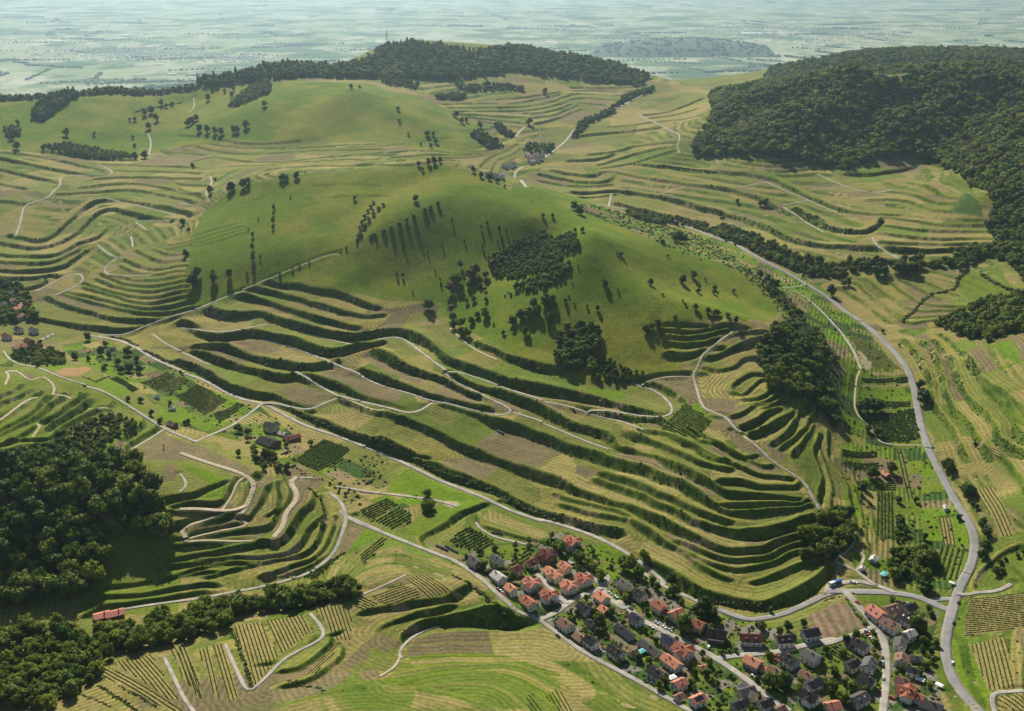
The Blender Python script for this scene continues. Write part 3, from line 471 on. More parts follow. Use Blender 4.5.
cc = C[w]; cc[m] = vc[(vn*8).astype(int)][m]; ROWK[w][m] = 0; BK[w][m] = 0
PARCELS = [(180,320,'brown',.5,"490,357 600,317 790,387 660,458 560,420"),(180,320,'brown',.4,"230,112 390,97 540,147 440,180"),(180,320,'brown',.4,"0,170 60,195 250,300 220,310 100,245 0,205"),
 (804,560,'brown',.9,"15,262 150,192 190,197 283,310 100,372 50,330",4.655),
 (0,320,'earth',0,"280,262 340,242 470,242 440,270 380,290 320,285"),(0,320,'bright',0,"440,312 560,302 680,372 600,395"),(0,320,'bright',0,"780,492 900,462 1000,490 980,520 860,540"),(0,320,'brown',.3,"830,575 1023,655 1023,711 640,711 700,655"),
 (0,320,'bright',0,"215,245 330,215 340,240 280,260"),(0,320,'brown',.3,"100,260 170,280 190,300 150,310"),
 (180,440,'brown',.4,"0,0 100,30 400,165 440,205 370,205 200,145 0,75"),(180,440,'tan',.6,"365,440 460,275 500,255 505,300 475,400 440,440"),(180,440,'bright',.2,"0,112 130,152 250,202 240,230 150,240 90,180 0,140"),(180,440,'bright',.2,"110,312 150,252 240,242 220,300"),(180,440,'brown',0,"805,580 872,422 942,450 850,580"),(180,440,'bright',0,"845,588 945,457 1013,475 900,560"),
 (180,440,'brown',.4,"-80,130 -40,110 -20,140 -10,170 -30,210 -100,215"),
 (360,440,'bright',0,"135,263 180,190 250,140 380,200 480,240 600,300 638,330 500,400 400,460 312,503 190,480 300,400 395,345 440,330 490,320 400,300 300,285"),(360,440,'grass',0,"190,480 330,365 440,390 310,500"),(360,440,'pale',0,"430,310 500,318 512,340 470,355 430,335"),
 (360,440,'tan',.5,"622,408 660,352 1000,490 930,510 750,450"),(360,440,'tan',.2,"0,688 100,572 170,542 213,575 100,678 0,709"),(360,440,'brown',0,"330,515 360,508 520,590 500,610 440,590"),(360,440,'grass',.2,"640,575 740,530 850,545 790,600 700,610"),
 (540,440,'bright',0,"230,562 340,522 430,577 480,602 560,690 440,700 380,640 250,600"),(540,440,'bright',0,"250,690 300,640 400,660 400,711 300,711"),
 (824,572,'bright',0,"690,152 740,132 720,260 720,360 800,520 850,620 820,690 700,540 660,450 660,330"),(824,572,'grass',0,"165,120 200,108 350,118 540,165 540,172 330,150 180,150"),
 (824,200,'grass',0,"690,402 760,362 890,322 930,402 980,462 900,510 800,520 690,470"),(824,320,'bright',0,"860,122 960,102 1000,162 1000,230 900,182"),(824,80,'dgreen',0,"640,682 720,582 800,642 815,705"),
 (824,440,'bright',0,"495,375 590,390 580,450 520,440"),(824,440,'bright',0,"650,390 740,420 755,500 740,545 670,540"),(824,320,'bright',0,"160,345 445,335 450,440 300,440 300,400 160,400"),(824,320,'dgreen',.6,"200,480 460,460 490,610 420,630 330,620 240,540"),
 (824,320,'pale',0,"165,160 185,160 245,225 235,255 205,255"),(824,320,'tan',0,"245,262 410,262 412,280 245,280"),(824,320,'tan',0,"180,325 436,318 438,332 180,336"),(824,320,'tan',.3,"50,505 95,500 115,620 55,622"),
 (720,440,'brown',.4,"235,25 300,30 340,75 320,125 280,100"),(720,320,'brown',.5,"0,490 45,505 85,575 250,700 180,711 90,650 0,560"),(720,320,'tan',.8,"0,280 45,300 90,395 0,400"),(540,320,'tan',.8,"800,275 960,280 1010,395 830,400"),(540,320,'brown',.4,"830,405 1020,410 970,475 860,465"),
 (540,320,'bright',.3,"220,375 250,345 460,368 410,420"),(540,320,'olive',.3,"410,422 462,370 560,390 640,450 650,480 560,470"),(540,320,'bright',.6,"600,560 680,500 800,420 890,520 800,610"),
 (360,320,'tan',.1,"235,5 400,0 430,20 330,40 285,30"),(360,320,'olive',.3,"285,35 430,20 540,125 430,150"),(360,320,'olive',.5,"100,105 190,85 310,170 210,195"),(360,320,'brown',.3,"0,180 70,160 150,220 330,310 290,330 130,270"),(360,320,'brown',.3,"0,295 240,380 165,430 0,370"),(360,320,'olive',.3,"300,480 390,425 530,490 420,550"),(360,320,'brown',.3,"745,390 800,370 1023,440 1023,485"),
 (824,572,'olive',1.0,"735,125 1023,100 1023,290 930,300 710,335 730,230"),(824,572,'tan',1.0,"745,370 935,325 972,592 840,612"),(824,572,'brown',.4,"980,300 1023,290 1023,410"),
 (0,572,'tan',.8,"425,590 500,560 700,690 690,711 560,690"),
]
for pz in ("0,345 60,358 130,390 172,440 120,462 0,462", "100,525 178,520 182,560 178,612 85,614 100,560"):
    q = hit(P(pz)); w, m = fill(q); t = np.clip(.5+vnoise(VX[w], VY[w], 22, 12)*1.4, 0, 1)[..., None]
    cc = C[w]; cc[m] = (np.array(PAL['grass'])*(1-t)+np.array(PAL['olive'])*t)[m]; ROWK[w][m] = .1
for e in PARCELS:
    paint(hit(T(e[0], e[1], e[4], *(e[5:]))), e[2], e[3])
for e in ROWP:
    paint(hit(T(e[0], e[1], e[2], *(e[6:]))), 'tan' if e[5] < .7 else ('green' if e[5] > 1.05 else 'olive'), .0)
# foreground slope
fq = hit(T(360, 572, "215,440 400,415 600,410 760,430 1023,520 1023,720 -200,720 -200,620 0,560 150,540")); w, m = fill(fq)
st = np.floor(nsd[w]/7+vnoise(VX[w], VY[w], 60, 9)*2).astype(int)
fp = np.array([PAL['grass'], PAL['tan'], PAL['olive'], PAL['green'], PAL['yellow'], PAL['olive']])
cc = C[w]; cc[m] = fp[(hsh(st, nid[w])*6).astype(int)][m]
plq = hit(T(804, 560, "15,262 150,192 190,197 283,310 100,372 50,330", 4.655)); pa, pb = hit(T(804, 560, "120,210 190,345", 4.655))[:, :2]
pd = (pb-pa)/np.linalg.norm(pb-pa); paint(plq, (.215, .155, .105), .45, (pd[1]*.55, -pd[0]*.55))
farg = VY > 2950; C = np.where((farg & (ZONE < .5))[..., None], C*.45+np.array(PAL['grass'])*.55, C)
# banks: rough grass and scrub
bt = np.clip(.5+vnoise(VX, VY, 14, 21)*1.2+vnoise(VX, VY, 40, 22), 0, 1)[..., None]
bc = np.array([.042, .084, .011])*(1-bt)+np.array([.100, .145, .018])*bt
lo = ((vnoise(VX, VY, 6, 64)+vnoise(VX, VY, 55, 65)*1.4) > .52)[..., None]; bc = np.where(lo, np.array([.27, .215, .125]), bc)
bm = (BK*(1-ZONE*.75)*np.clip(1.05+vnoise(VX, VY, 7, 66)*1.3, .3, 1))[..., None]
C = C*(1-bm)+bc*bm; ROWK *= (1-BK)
lm = (LIT_LIP*(1-BK*.6)*(.55+.45*hsh(nid)))[..., None]; C = C*(1-lm)+np.array([.150, .195, .022])*lm; ROWK *= (1-LIT_LIP)  # grassy lip along bank tops, its sunlit brightness painted into the colour
# fine unevenness of the surface
ZF = ZF + vnoise(VX, VY, 9, 31)*.5*smooth(2, 10, ZF) + BK*vnoise(VX, VY, 5, 32)*1.1

# ---- lanes are cut level into the slope
road_prof = []
CW = np.zeros_like(ZF); CZs = np.zeros_like(ZF)
ZORIG = ZF.copy()
lines = [hit(T(e[0], e[1], e[4], *(e[5:])), zf=lambda X, Y: grid_sample(ZORIG, X, Y))[:, :2] for e in ROADS]
dense = [resample(q, 2.0) for q in lines]
for i in range(len(lines)):                                    # join each end to the lane it runs into
    for end in (0, -1):
        e_ = lines[i][end]; best = 15.0; bp_ = None
        for j in range(len(lines)):
            if j == i: continue
            d = np.linalg.norm(dense[j]-e_, axis=1); k = d.argmin()
            if d[k] < best: best = d[k]; bp_ = dense[j][k]
        if bp_ is not None and best > .5: lines[i] = np.concatenate([[bp_], lines[i]]) if end == 0 else np.concatenate([lines[i], [bp_]])
RW = [e[2]*(.9 if e[3] == 'a' else .86 if (e[0], e[1]) in ((460, 520), (620, 560), (804, 560), (824, 572)) else .64 if e[1] == 572 else .76) for e in ROADS]
for ri, e in enumerate(ROADS):
    pts = lines[ri]
    p = resample(chaikin(pts), 4.0); zc = grid_sample(ZORIG, p[:, 0], p[:, 1]); kk = 9
    zs = np.convolve(np.pad(zc, kk//2, mode='edge'), np.ones(kk)/kk, 'valid')
    road_prof.append((p, zs)); hw = RW[ri]/2+.6; RR = hw+4.0
    for k in range(len(p)-1):
        a = p[k]; c = p[k+1]
        q = window(min(a[0], c[0])-RR, max(a[0], c[0])+RR, min(a[1], c[1])-RR, max(a[1], c[1])+RR)
        if q is None: continue
        X = VX[q]; Y = VY[q]; dx, dy = c-a; t = np.clip(((X-a[0])*dx+(Y-a[1])*dy)/(dx*dx+dy*dy+1e-9), 0, 1)
        d = np.hypot(X-(a[0]+t*dx), Y-(a[1]+t*dy)); wgt = smooth(RR, hw, d)
        better = wgt > CW[q]; CW[q] = np.where(better, wgt, CW[q]); CZs[q] = np.where(better, zs[k]*(1-t)+zs[k+1]*t, CZs[q])
ZF = ZF*(1-CW)+(CZs-.10)*CW
# ---------------------------------------------------------------- materials
MATS = {}
def nodes(name):
    m = bpy.data.materials.new(name); m.use_nodes = True; nt = m.node_tree; nt.nodes.clear()
    out = nt.nodes.new('ShaderNodeOutputMaterial'); b = nt.nodes.new('ShaderNodeBsdfPrincipled')
    nt.links.new(b.outputs[0], out.inputs[0]); b.inputs['Roughness'].default_value = .9
    b.inputs['Specular IOR Level'].default_value = .2
    MATS[name] = m
    return m, nt, b, out
def N(nt, t, **kw):
    n_ = nt.nodes.new('ShaderNode'+t)
    for k, v in kw.items(): setattr(n_, k, v)
    return n_
def mix(nt, typ, fac, a, b):
    x = N(nt, 'MixRGB', blend_type=typ)
    for i, v in enumerate((fac, a, b)):
        if hasattr(v, 'links') or isinstance(v, bpy.types.NodeSocket): nt.links.new(v, x.inputs[i])
        elif i == 0: x.inputs[0].default_value = v
        else: x.inputs[i].default_value = (*v, 1) if len(v) == 3 else v
    return x.outputs[0]
def math_(nt, op, a, b=None):
    x = N(nt, 'Math', operation=op)
    for i, v in enumerate((a, b)):
        if v is None: continue
        if isinstance(v, bpy.types.NodeSocket): nt.links.new(v, x.inputs[i])
        else: x.inputs[i].default_value = v
    return x.outputs[0]
def noise(nt, scale, detail=3, vec=None, rough=.6):
    x = N(nt, 'TexNoise'); x.inputs['Scale'].default_value = scale; x.inputs['Detail'].default_value = detail; x.inputs['Roughness'].default_value = rough
    if vec is None:
        g = nt.nodes.get('geo') or N(nt, 'NewGeometry'); g.name = 'geo'; vec = g.outputs['Position']
    nt.links.new(vec, x.inputs['Vector']); return x.outputs['Fac']
def ramp(nt, f, *stops):
    r = N(nt, 'ValToRGB'); nt.links.new(f, r.inputs[0]); e = r.color_ramp.elements
    while len(e) < len(stops): e.new(.5)
    for k, (p, c) in enumerate(stops): e[k].position = p; e[k].color = (*c, 1) if len(c) == 3 else c
    return r.outputs[0]
def ground_mat():
    m, nt, b, out = nodes('ground')
    a = N(nt, 'Attribute', attribute_name='col'); rd = N(nt, 'Attribute', attribute_name='rowd'); rk = N(nt, 'Attribute', attribute_name='rowk')
    n1 = noise(nt, .35, 4); n2 = noise(nt, .045, 4); n3 = noise(nt, 1.6, 3)
    c = mix(nt, 'MULTIPLY', .8, a.outputs['Color'], ramp(nt, n1, (.3, (.62, .66, .6)), (.7, (1.3, 1.28, 1.2))))
    c = mix(nt, 'MULTIPLY', .8, c, ramp(nt, n2, (.32, (.82, .88, .84)), (.68, (1.16, 1.10, 1.06))))
    c = mix(nt, 'MULTIPLY', .6, c, ramp(nt, n3, (.3, (.6, .6, .6)), (.7, (1.3, 1.3, 1.3))))
    wob = math_(nt, 'MULTIPLY', math_(nt, 'SUBTRACT', n2, .5), 3.0)
    ph = math_(nt, 'MULTIPLY', math_(nt, 'ADD', rd.outputs['Fac'], wob), 2*math.pi/4.4)
    sn = math_(nt, 'MULTIPLY_ADD', math_(nt, 'SINE', ph), .5); sn.node.inputs[2].default_value = .5
    st = ramp(nt, sn, (.25, (.50, .68, .42)), (.75, (1.30, 1.22, 1.25)))
    c = mix(nt, 'MULTIPLY', rk.outputs['Fac'], c, st)
    nt.links.new(c, b.inputs['Base Color'])
    bp = N(nt, 'Bump'); bp.inputs['Strength'].default_value = .55; bp.inputs['Distance'].default_value = .9
    nt.links.new(n1, bp.inputs['Height']); nt.links.new(bp.outputs[0], b.inputs['Normal'])
    b.inputs['Specular IOR Level'].default_value = .05; b.inputs['Roughness'].default_value = 1
    return m
def flat_mat(name, col, rough=.85, var=.25, scale=.8, spec=.2, rand=0.0):
    m, nt, b, out = nodes(name)
    f = noise(nt, scale, 4)
    c = mix(nt, 'MULTIPLY', 1.0, (*col, 1), ramp(nt, f, (.3, (1-var,)*3), (.7, (1+var,)*3)))
    if rand:
        oi = N(nt, 'ObjectInfo'); c = mix(nt, 'MULTIPLY', 1.0, c, ramp(nt, oi.outputs['Random'], (0, (1-rand,)*3), (1, (1+rand,)*3)))
    nt.links.new(c, b.inputs['Base Color']); b.inputs['Roughness'].default_value = rough; b.inputs['Specular IOR Level'].default_value = spec
    return m
def leaf_mat(name, c1, c2, trans=.35):
    m, nt, b, out = nodes(name)
    oi = N(nt, 'ObjectInfo')
    c = ramp(nt, oi.outputs['Random'], (0, c1), (.85, c2), (1, tuple(x*1.25 for x in c2)))
    f = noise(nt, .9, 3); c = mix(nt, 'MULTIPLY', 1, c, ramp(nt, f, (.3, (.62, .68, .6)), (.7, (1.4, 1.32, 1.2))))
    nt.links.new(c, b.inputs['Base Color']); b.inputs['Roughness'].default_value = .7; b.inputs['Specular IOR Level'].default_value = .15
    tr = N(nt, 'BsdfTranslucent'); nt.links.new(mix(nt, 'MULTIPLY', 1, c, (1.5, 1.4, .7)), tr.inputs[0])
    ms = N(nt, 'MixShader'); ms.inputs[0].default_value = trans
    nt.links.new(b.outputs[0], ms.inputs[1]); nt.links.new(tr.outputs[0], ms.inputs[2]); nt.links.new(ms.outputs[0], out.inputs[0])
    return m
ground_mat()
flat_mat('asphalt', (.23, .222, .210), .9, .2, .1); flat_mat('lane', (.31, .285, .245), .9, .3, .12); flat_mat('track', (.38, .315, .22), .95, .25, .3)
leaf_mat('leaf', (.062, .118, .012), (.150, .195, .018), .25); leaf_mat('leaf_dark', (.036, .078, .013), (.096, .140, .017), .2); leaf_mat('leaf_light', (.10, .15, .018), (.17, .20, .022))
leaf_mat('leaf_brown', (.105, .088, .045), (.15, .125, .06)); leaf_mat('shrub', (.036, .064, .011), (.088, .112, .020), .16); leaf_mat('vine', (.065, .115, .018), (.10, .155, .026), .3)
flat_mat('bark', (.10, .075, .055), .95, .3, 3.0)


def setp(o, label=None, cat=None, group=None, kind=None):
    if label: o['label'] = label
    if cat: o['category'] = cat
    if group: o['group'] = group
    if kind: o['kind'] = kind
    return o
def link(name, data, parent=None):
    o = bpy.data.objects.new(name, data); COL.objects.link(o)
    if parent is not None: o.parent = parent
    return o
def mesh(name, verts, faces, mats, mi=None, smooth_=False):
    me = bpy.data.meshes.new(name); me.from_pydata([tuple(v) for v in verts], [], [tuple(f) for f in faces])
    for m in (mats if isinstance(mats, (list, tuple)) else [mats]): me.materials.append(MATS[m])
    if mi is not None: me.polygons.foreach_set('material_index', mi)
    if smooth_: me.polygons.foreach_set('use_smooth', [True]*len(me.polygons))
    me.update(); return me
def npmesh(name, V, F, mat, smooth_=True):
    me = bpy.data.meshes.new(name); V = np.asarray(V, np.float32); F = np.asarray(F, np.int32); k = F.shape[1]
    me.vertices.add(len(V)); me.vertices.foreach_set('co', V.ravel()); me.loops.add(F.size); me.loops.foreach_set('vertex_index', F.ravel())
    me.polygons.add(len(F)); me.polygons.foreach_set('loop_start', np.arange(0, F.size, k, dtype=np.int32)); me.polygons.foreach_set('loop_total', np.full(len(F), k, np.int32))
    me.materials.append(MATS[mat]); me.polygons.foreach_set('use_smooth', np.full(len(F), smooth_)); me.update(calc_edges=True); return me
V = np.stack([VX, VY, ZF], -1).reshape(-1, 3)
ii = np.arange((NR-1)*(NU-1)); rr = ii//(NU-1); c_ = ii % (NU-1); a0 = rr*NU+c_
F = np.stack([a0, a0+1, a0+NU+1, a0+NU], 1)
gme = npmesh('ground', V, F, 'ground')
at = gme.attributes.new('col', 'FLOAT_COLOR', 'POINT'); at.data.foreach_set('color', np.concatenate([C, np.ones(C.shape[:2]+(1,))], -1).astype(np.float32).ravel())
at = gme.attributes.new('rowd', 'FLOAT', 'POINT'); at.data.foreach_set('value', ROWD.astype(np.float32).ravel())
at = gme.attributes.new('rowk', 'FLOAT', 'POINT'); at.data.foreach_set('value', ROWK.astype(np.float32).ravel())
setp(link('ground', gme), kind='structure')
# ---- roads and tracks, draped 12 cm over the ground
def ribbon(p, zs, wd_, lift):
    tg = np.gradient(p, axis=0); tg /= np.linalg.norm(tg, axis=1, keepdims=True)+1e-9
    nr_ = np.stack([-tg[:, 1], tg[:, 0]], 1); offs = np.array([-.5, -.5, -.25, 0, .25, .5, .5])*wd_; dz = np.array([-1.0, 0, .03, .05, .03, 0, -1.0])
    jl = nrs.uniform(.93, 1.07, (len(p), 1)); Vv = np.stack([np.column_stack([p+nr_*o*jl, zs+lift+d]) for o, d in zip(offs, dz)], 1)
    n_ = len(p); m_ = Vv.shape[1]
    Fq = [(i*m_+j, i*m_+j+1, (i+1)*m_+j+1, (i+1)*m_+j) for i in range(n_-1) for j in range(m_-1)]
    return Vv.reshape(-1, 3), np.array(Fq)[:, ::-1]
KN = {'a': ('road', 'asphalt'), 'c': ('lane', 'lane'), 'e': ('farm_track', 'track')}
road_lines = []
for i, e in enumerate(ROADS):
    p, zs = road_prof[i]; Vv, Fq = ribbon(p, zs, RW[i], .16+.006*(i % 9))
    nm, mt = KN[e[3]]
    setp(link(nm, npmesh(nm, Vv, Fq, mt)), kind='structure'); road_lines.append((p, RW[i], e[3]))
# ---------------------------------------------------------------- buildings
flat_mat('roof_red', (.31, .105, .060), .8, .28, 1.2, .2, .22); flat_mat('roof_orange', (.42, .175, .095), .8, .25, 1.2, .2, .18); flat_mat('roof_maroon', (.115, .040, .036), .9, .3, 1.2, .1, .2)
flat_mat('roof_dark', (.030, .029, .031), .95, .3, 1.2, .08, .35); flat_mat('roof_grey', (.095, .093, .092), .95, .25, 1.2, .08, .3); flat_mat('roof_brown', (.17, .095, .068), .8, .3, 1.2, .2, .2); flat_mat('roof_pale', (.42, .40, .37), .8, .2, 1.2, .2, .15); flat_mat('roof_pink', (.44, .17, .115), .8, .25, 1.2, .2, .12)
flat_mat('wall_white', (.64, .61, .56), .9, .08, .6, .1, .08); flat_mat('wall_cream', (.62, .54, .40), .9, .1, .6, .1, .1); flat_mat('wall_grey', (.40, .38, .35), .9, .12, .6, .1, .1); flat_mat('wall_wood', (.20, .12, .07), .9, .25, 1.5, .1, .1); flat_mat('wall_red', (.30, .10, .07), .9, .15, 1, .1)
flat_mat('frame', (.70, .69, .66), .6, .05, 2); flat_mat('chimney', (.28, .15, .11), .9, .2, 3); flat_mat('door_wood', (.12, .07, .04), .6, .2, 3); flat_mat('concrete', (.34, .32, .29), .9, .15, 1)
m_, nt_, b_, _o = nodes('glass'); b_.inputs['Base Color'].default_value = (.03, .035, .045, 1); b_.inputs['Roughness'].default_value = .12; b_.inputs['Specular IOR Level'].default_value = .6
m_, nt_, b_, _o = nodes('solar'); b_.inputs['Base Color'].default_value = (.02, .03, .06, 1); b_.inputs['Roughness'].default_value = .15; b_.inputs['Specular IOR Level'].default_value = .6
def pane_mesh(w_, h_):
    """window: pale frame bars standing proud of a dark pane (faces local -Y)"""
    Vl, Fl, mi = [], [], []
    def bxx(x0, x1, y0, y1, z0, z1, m):
        n0 = len(Vl)
        for z in (z0, z1):
            for x, y in ((x0, y0), (x1, y0), (x1, y1), (x0, y1)): Vl.append((x, y, z))
        for f in ((0, 3, 2, 1), (4, 5, 6, 7), (0, 1, 5, 4), (1, 2, 6, 5), (2, 3, 7, 6), (3, 0, 4, 7)): Fl.append(tuple(n0+q for q in f)); mi.append(m)
    bxx(-w_/2, w_/2, -.03, .05, 0, h_, 1); t = .1
    for x0, x1, z0, z1 in ((-w_/2-t, -w_/2, -t, h_+t), (w_/2, w_/2+t, -t, h_+t), (-w_/2, w_/2, -t, 0), (-w_/2, w_/2, h_, h_+t)): bxx(x0, x1, -.07, .05, z0, z1, 0)
    return mesh('window', Vl, Fl, ['frame', 'glass'], mi)
WIN = pane_mesh(1.05, 1.2); WINB = pane_mesh(1.7, 1.5)
def prism(Vl, Fl, pts2, x0, x1):
    """profile in (y,z) swept along x"""
    n0 = len(Vl); k = len(pts2)
    for x in (x0, x1):
        for y, z in pts2: Vl.append((x, y, z))
    Fl.append(tuple(n0+i for i in range(k))[::-1]); Fl.append(tuple(n0+k+i for i in range(k)))
    for i in range(k): j = (i+1) % k; Fl.append((n0+i, n0+j, n0+k+j, n0+k+i))
def rot90(Vl, n0, dx=0.0):
    for i in range(n0, len(Vl)): x, y, z = Vl[i]; Vl[i] = (-y+dx, x, z)
def gable(Vw, Fw, Vr, Fr, x0, x1, W_, he, hr, cy=0.0, ov=.8, base=-2.2):
    prism(Vw, Fw, [(cy-W_/2, base), (cy+W_/2, base), (cy+W_/2, he), (cy, he+hr-.12), (cy-W_/2, he)], x0, x1)
    sl = hr/(W_/2); th = .24
    for s in (1, -1):
        e = W_/2+ov; p = [(cy, he+hr), (cy, he+hr+th), (cy+s*e, he-sl*ov+th), (cy+s*e, he-sl*ov)]
        prism(Vr, Fr, p if s < 0 else p[::-1], x0-ov, x1+ov)
BOXF = ((0, 3, 2, 1), (4, 5, 6, 7), (0, 1, 5, 4), (1, 2, 6, 5), (2, 3, 7, 6), (3, 0, 4, 7))
def bx3(Vl, Fl, x0, x1, y0, y1, z0, z1):
    n0 = len(Vl)
    for z in (z0, z1):
        for x, y in ((x0, y0), (x1, y0), (x1, y1), (x0, y1)): Vl.append((x, y, z))
    for f in BOXF: Fl.append(tuple(n0+q for q in f))
def img_dir(px, py, dx, dy, z):
    a = at_z(px, py, z); b = at_z(px+dx*8, py+dy*8, z); return math.atan2(float(b[1]-a[1]), float(b[0]-a[0]))
cam2 = Vector((0, 0))
foot = []
def house(px, py, d, L_, W_, roof, wall, label, group=None, floors=2, feat='', name='house', pitch=.60, scale_px=None):
    L_ *= .86; W_ *= .88
    g = land([(px, py)], lift=3.0)[0]; x, y = float(g[0]), float(g[1]); ang = img_dir(px, py, d[0], d[1], float(g[2]))
    c, s = math.cos(ang), math.sin(ang)
    corners = [(x+c*a-s*b, y+s*a+c*b) for a in (-L_/2, L_/2) for b in (-W_/2, W_/2)]
    z = max(float(zg(a, b)) for a, b in corners)*.4+float(g[2])*.6
    foot.append((x, y, max(L_, W_)*.62))
    h = link(name, None); h.location = (x, y, z); h.rotation_euler = (0, 0, ang)
    if name == 'barn': pitch = .40
    he = 2.3*floors+.2; hr = W_/2*pitch
    Vw, Fw, Vr, Fr = [], [], [], []
    gable(Vw, Fw, Vr, Fr, -L_/2, L_/2, W_, he, hr)
    if 'w' in feat:                                            # cross wing with its own gable
        n0, m0 = len(Vw), len(Vr); ww = W_*.72; gable(Vw, Fw, Vr, Fr, -W_/2-2.2, W_/2+2.2, ww, he-.05, ww/2*pitch, 0)
        rot90(Vw, n0, L_*.12); rot90(Vr, m0, L_*.12)
    if 'a' in feat:                                            # lower annex at one end
        gable(Vw, Fw, Vr, Fr, L_/2+.55, L_/2+5.2, W_*.62, he*.5, W_*.31*pitch, W_*.12, .35)
    link('wall', mesh('wall', Vw, Fw, wall), h); rf = link('roof', mesh('roof', Vr, Fr, roof), h)
    cx_ = L_*rnd.uniform(-.3, .3); Vc, Fc = [], []; bx3(Vc, Fc, cx_-.4, cx_+.4, -.9, -.1, he+hr*.6, he+hr+1.0); bx3(Vc, Fc, cx_-.48, cx_+.48, -.98, -.02, he+hr+1.0, he+hr+1.14)
    link('chimney', mesh('chimney', Vc, Fc, 'chimney'), rf)
    tocam = math.atan2(-y, -x)-ang
    sy = 1 if math.sin(tocam) > 0 else -1; sx_ = 1 if math.cos(tocam) > 0 else -1
    if 'd' in feat:                                            # dormers on the side that shows
        for k in range(2 if L_ > 9 else 1):
            dx = (-.22+.44*k)*L_ if L_ > 9 else 0; Vd, Fd = [], []; y0 = sy*W_*.36; y1 = sy*W_*.08; zt = he+hr*.78
            prism(Vd, Fd, [(-.9, he+.3), (.9, he+.3), (.9, zt-.45), (0, zt), (-.9, zt-.45)], min(y0, y1), max(y0, y1)); rot = [(-b+dx, a, c2) for a, b, c2 in Vd]
            do = link('dormer', mesh('dormer', rot, Fd, [roof, wall], [1, 1]+[1, 1, 0, 0, 1]), rf)
    if 's' in feat:
        Vs_, Fs_ = [], []; q = .30
        for k in range(4):
            for j in range(2):
                x0 = -L_*.36+k*L_*.18; a0 = .16+j*.33; a1 = a0+.29
                pts = [(x0, a0), (x0+L_*.165, a0), (x0+L_*.165, a1), (x0, a1)]; n0 = len(Vs_)
                for lift in (.30, .36):
                    for xx, t in pts: Vs_.append((xx, sy*t*W_/2*1.05, he+hr*(1-t*1.05)+lift))
                for f in BOXF: Fs_.append(tuple(n0+i for i in f))
        link('solar_panel', mesh('solar_panel', Vs_, Fs_, 'solar'), rf)
    if 'k' in feat:
        for k in range(2):
            Vs_, Fs_ = [], []; x0 = (-.25+.4*k)*L_; n0 = 0
            for lift in (.26, .34):
                for xx, t in ((x0, .35), (x0+1.1, .35), (x0+1.1, .62), (x0, .62)): Vs_.append((xx, sy*t*W_/2, he+hr*(1-t)+lift))
            for f in BOXF: Fs_.append(tuple(f))
            link('skylight', mesh('skylight', Vs_, Fs_, 'frame'), rf)
    if 'n' not in feat:
        for fl in range(floors):
            z0 = .7+2.35*fl; nl = max(2, int(L_/3.4))
            for k in range(nl):
                if fl == 0 and k == nl//2:
                    Vd, Fd = [], []; bx3(Vd, Fd, -.55, .55, -.08, .08, 0, 2.1); dd = link('door', mesh('door', Vd, Fd, 'door_wood'), h); dd.location = ((k+.5)/nl*L_-L_/2, sy*(W_/2+.02), .05); continue
                wn_ = link('window', WINB if (k+fl) % 3 == 0 else WIN, h); wn_.location = ((k+.5)/nl*L_-L_/2, sy*(W_/2+.01), z0); wn_.rotation_euler = (0, 0, 0 if sy < 0 else math.pi)
            for k in range(2):
                wn_ = link('window', WIN, h); wn_.location = (sx_*(L_/2+.01), (k-.5)*W_*.45, z0); wn_.rotation_euler = (0, 0, math.pi/2 if sx_ > 0 else -math.pi/2)
        wn_ = link('window', WIN, h); wn_.location = (sx_*(L_/2+.01), 0, .7+2.35*floors); wn_.rotation_euler = (0, 0, math.pi/2 if sx_ > 0 else -math.pi/2)
    if 'b' in feat:                                            # white balcony along the front
        Vb, Fb = [], []; bx3(Vb, Fb, -L_*.42, L_*.42, min(sy*(W_/2+.03), sy*(W_/2+1.3)), max(sy*(W_/2+.03), sy*(W_/2+1.3)), 2.55, 2.7); bx3(Vb, Fb, -L_*.42, L_*.42, min(sy*(W_/2+1.2), sy*(W_/2+1.3)), max(sy*(W_/2+1.2), sy*(W_/2+1.3)), 2.71, 3.5); link('balcony', mesh('balcony', Vb, Fb, 'frame'), h)
    setp(h, label, 'shed' if name in ('shed', 'garden_hut') else 'barn' if name == 'barn' else 'house', group)
    return h
D1 = (1, .72); D2 = (1, -.45)
def Q(ox, oy, k): return lambda x, y: (ox+x/k, oy+y/k)
z4 = Q(460, 520, 4.655); z5 = Q(620, 560, 4.655); z6 = Q(804, 560, 4.655)
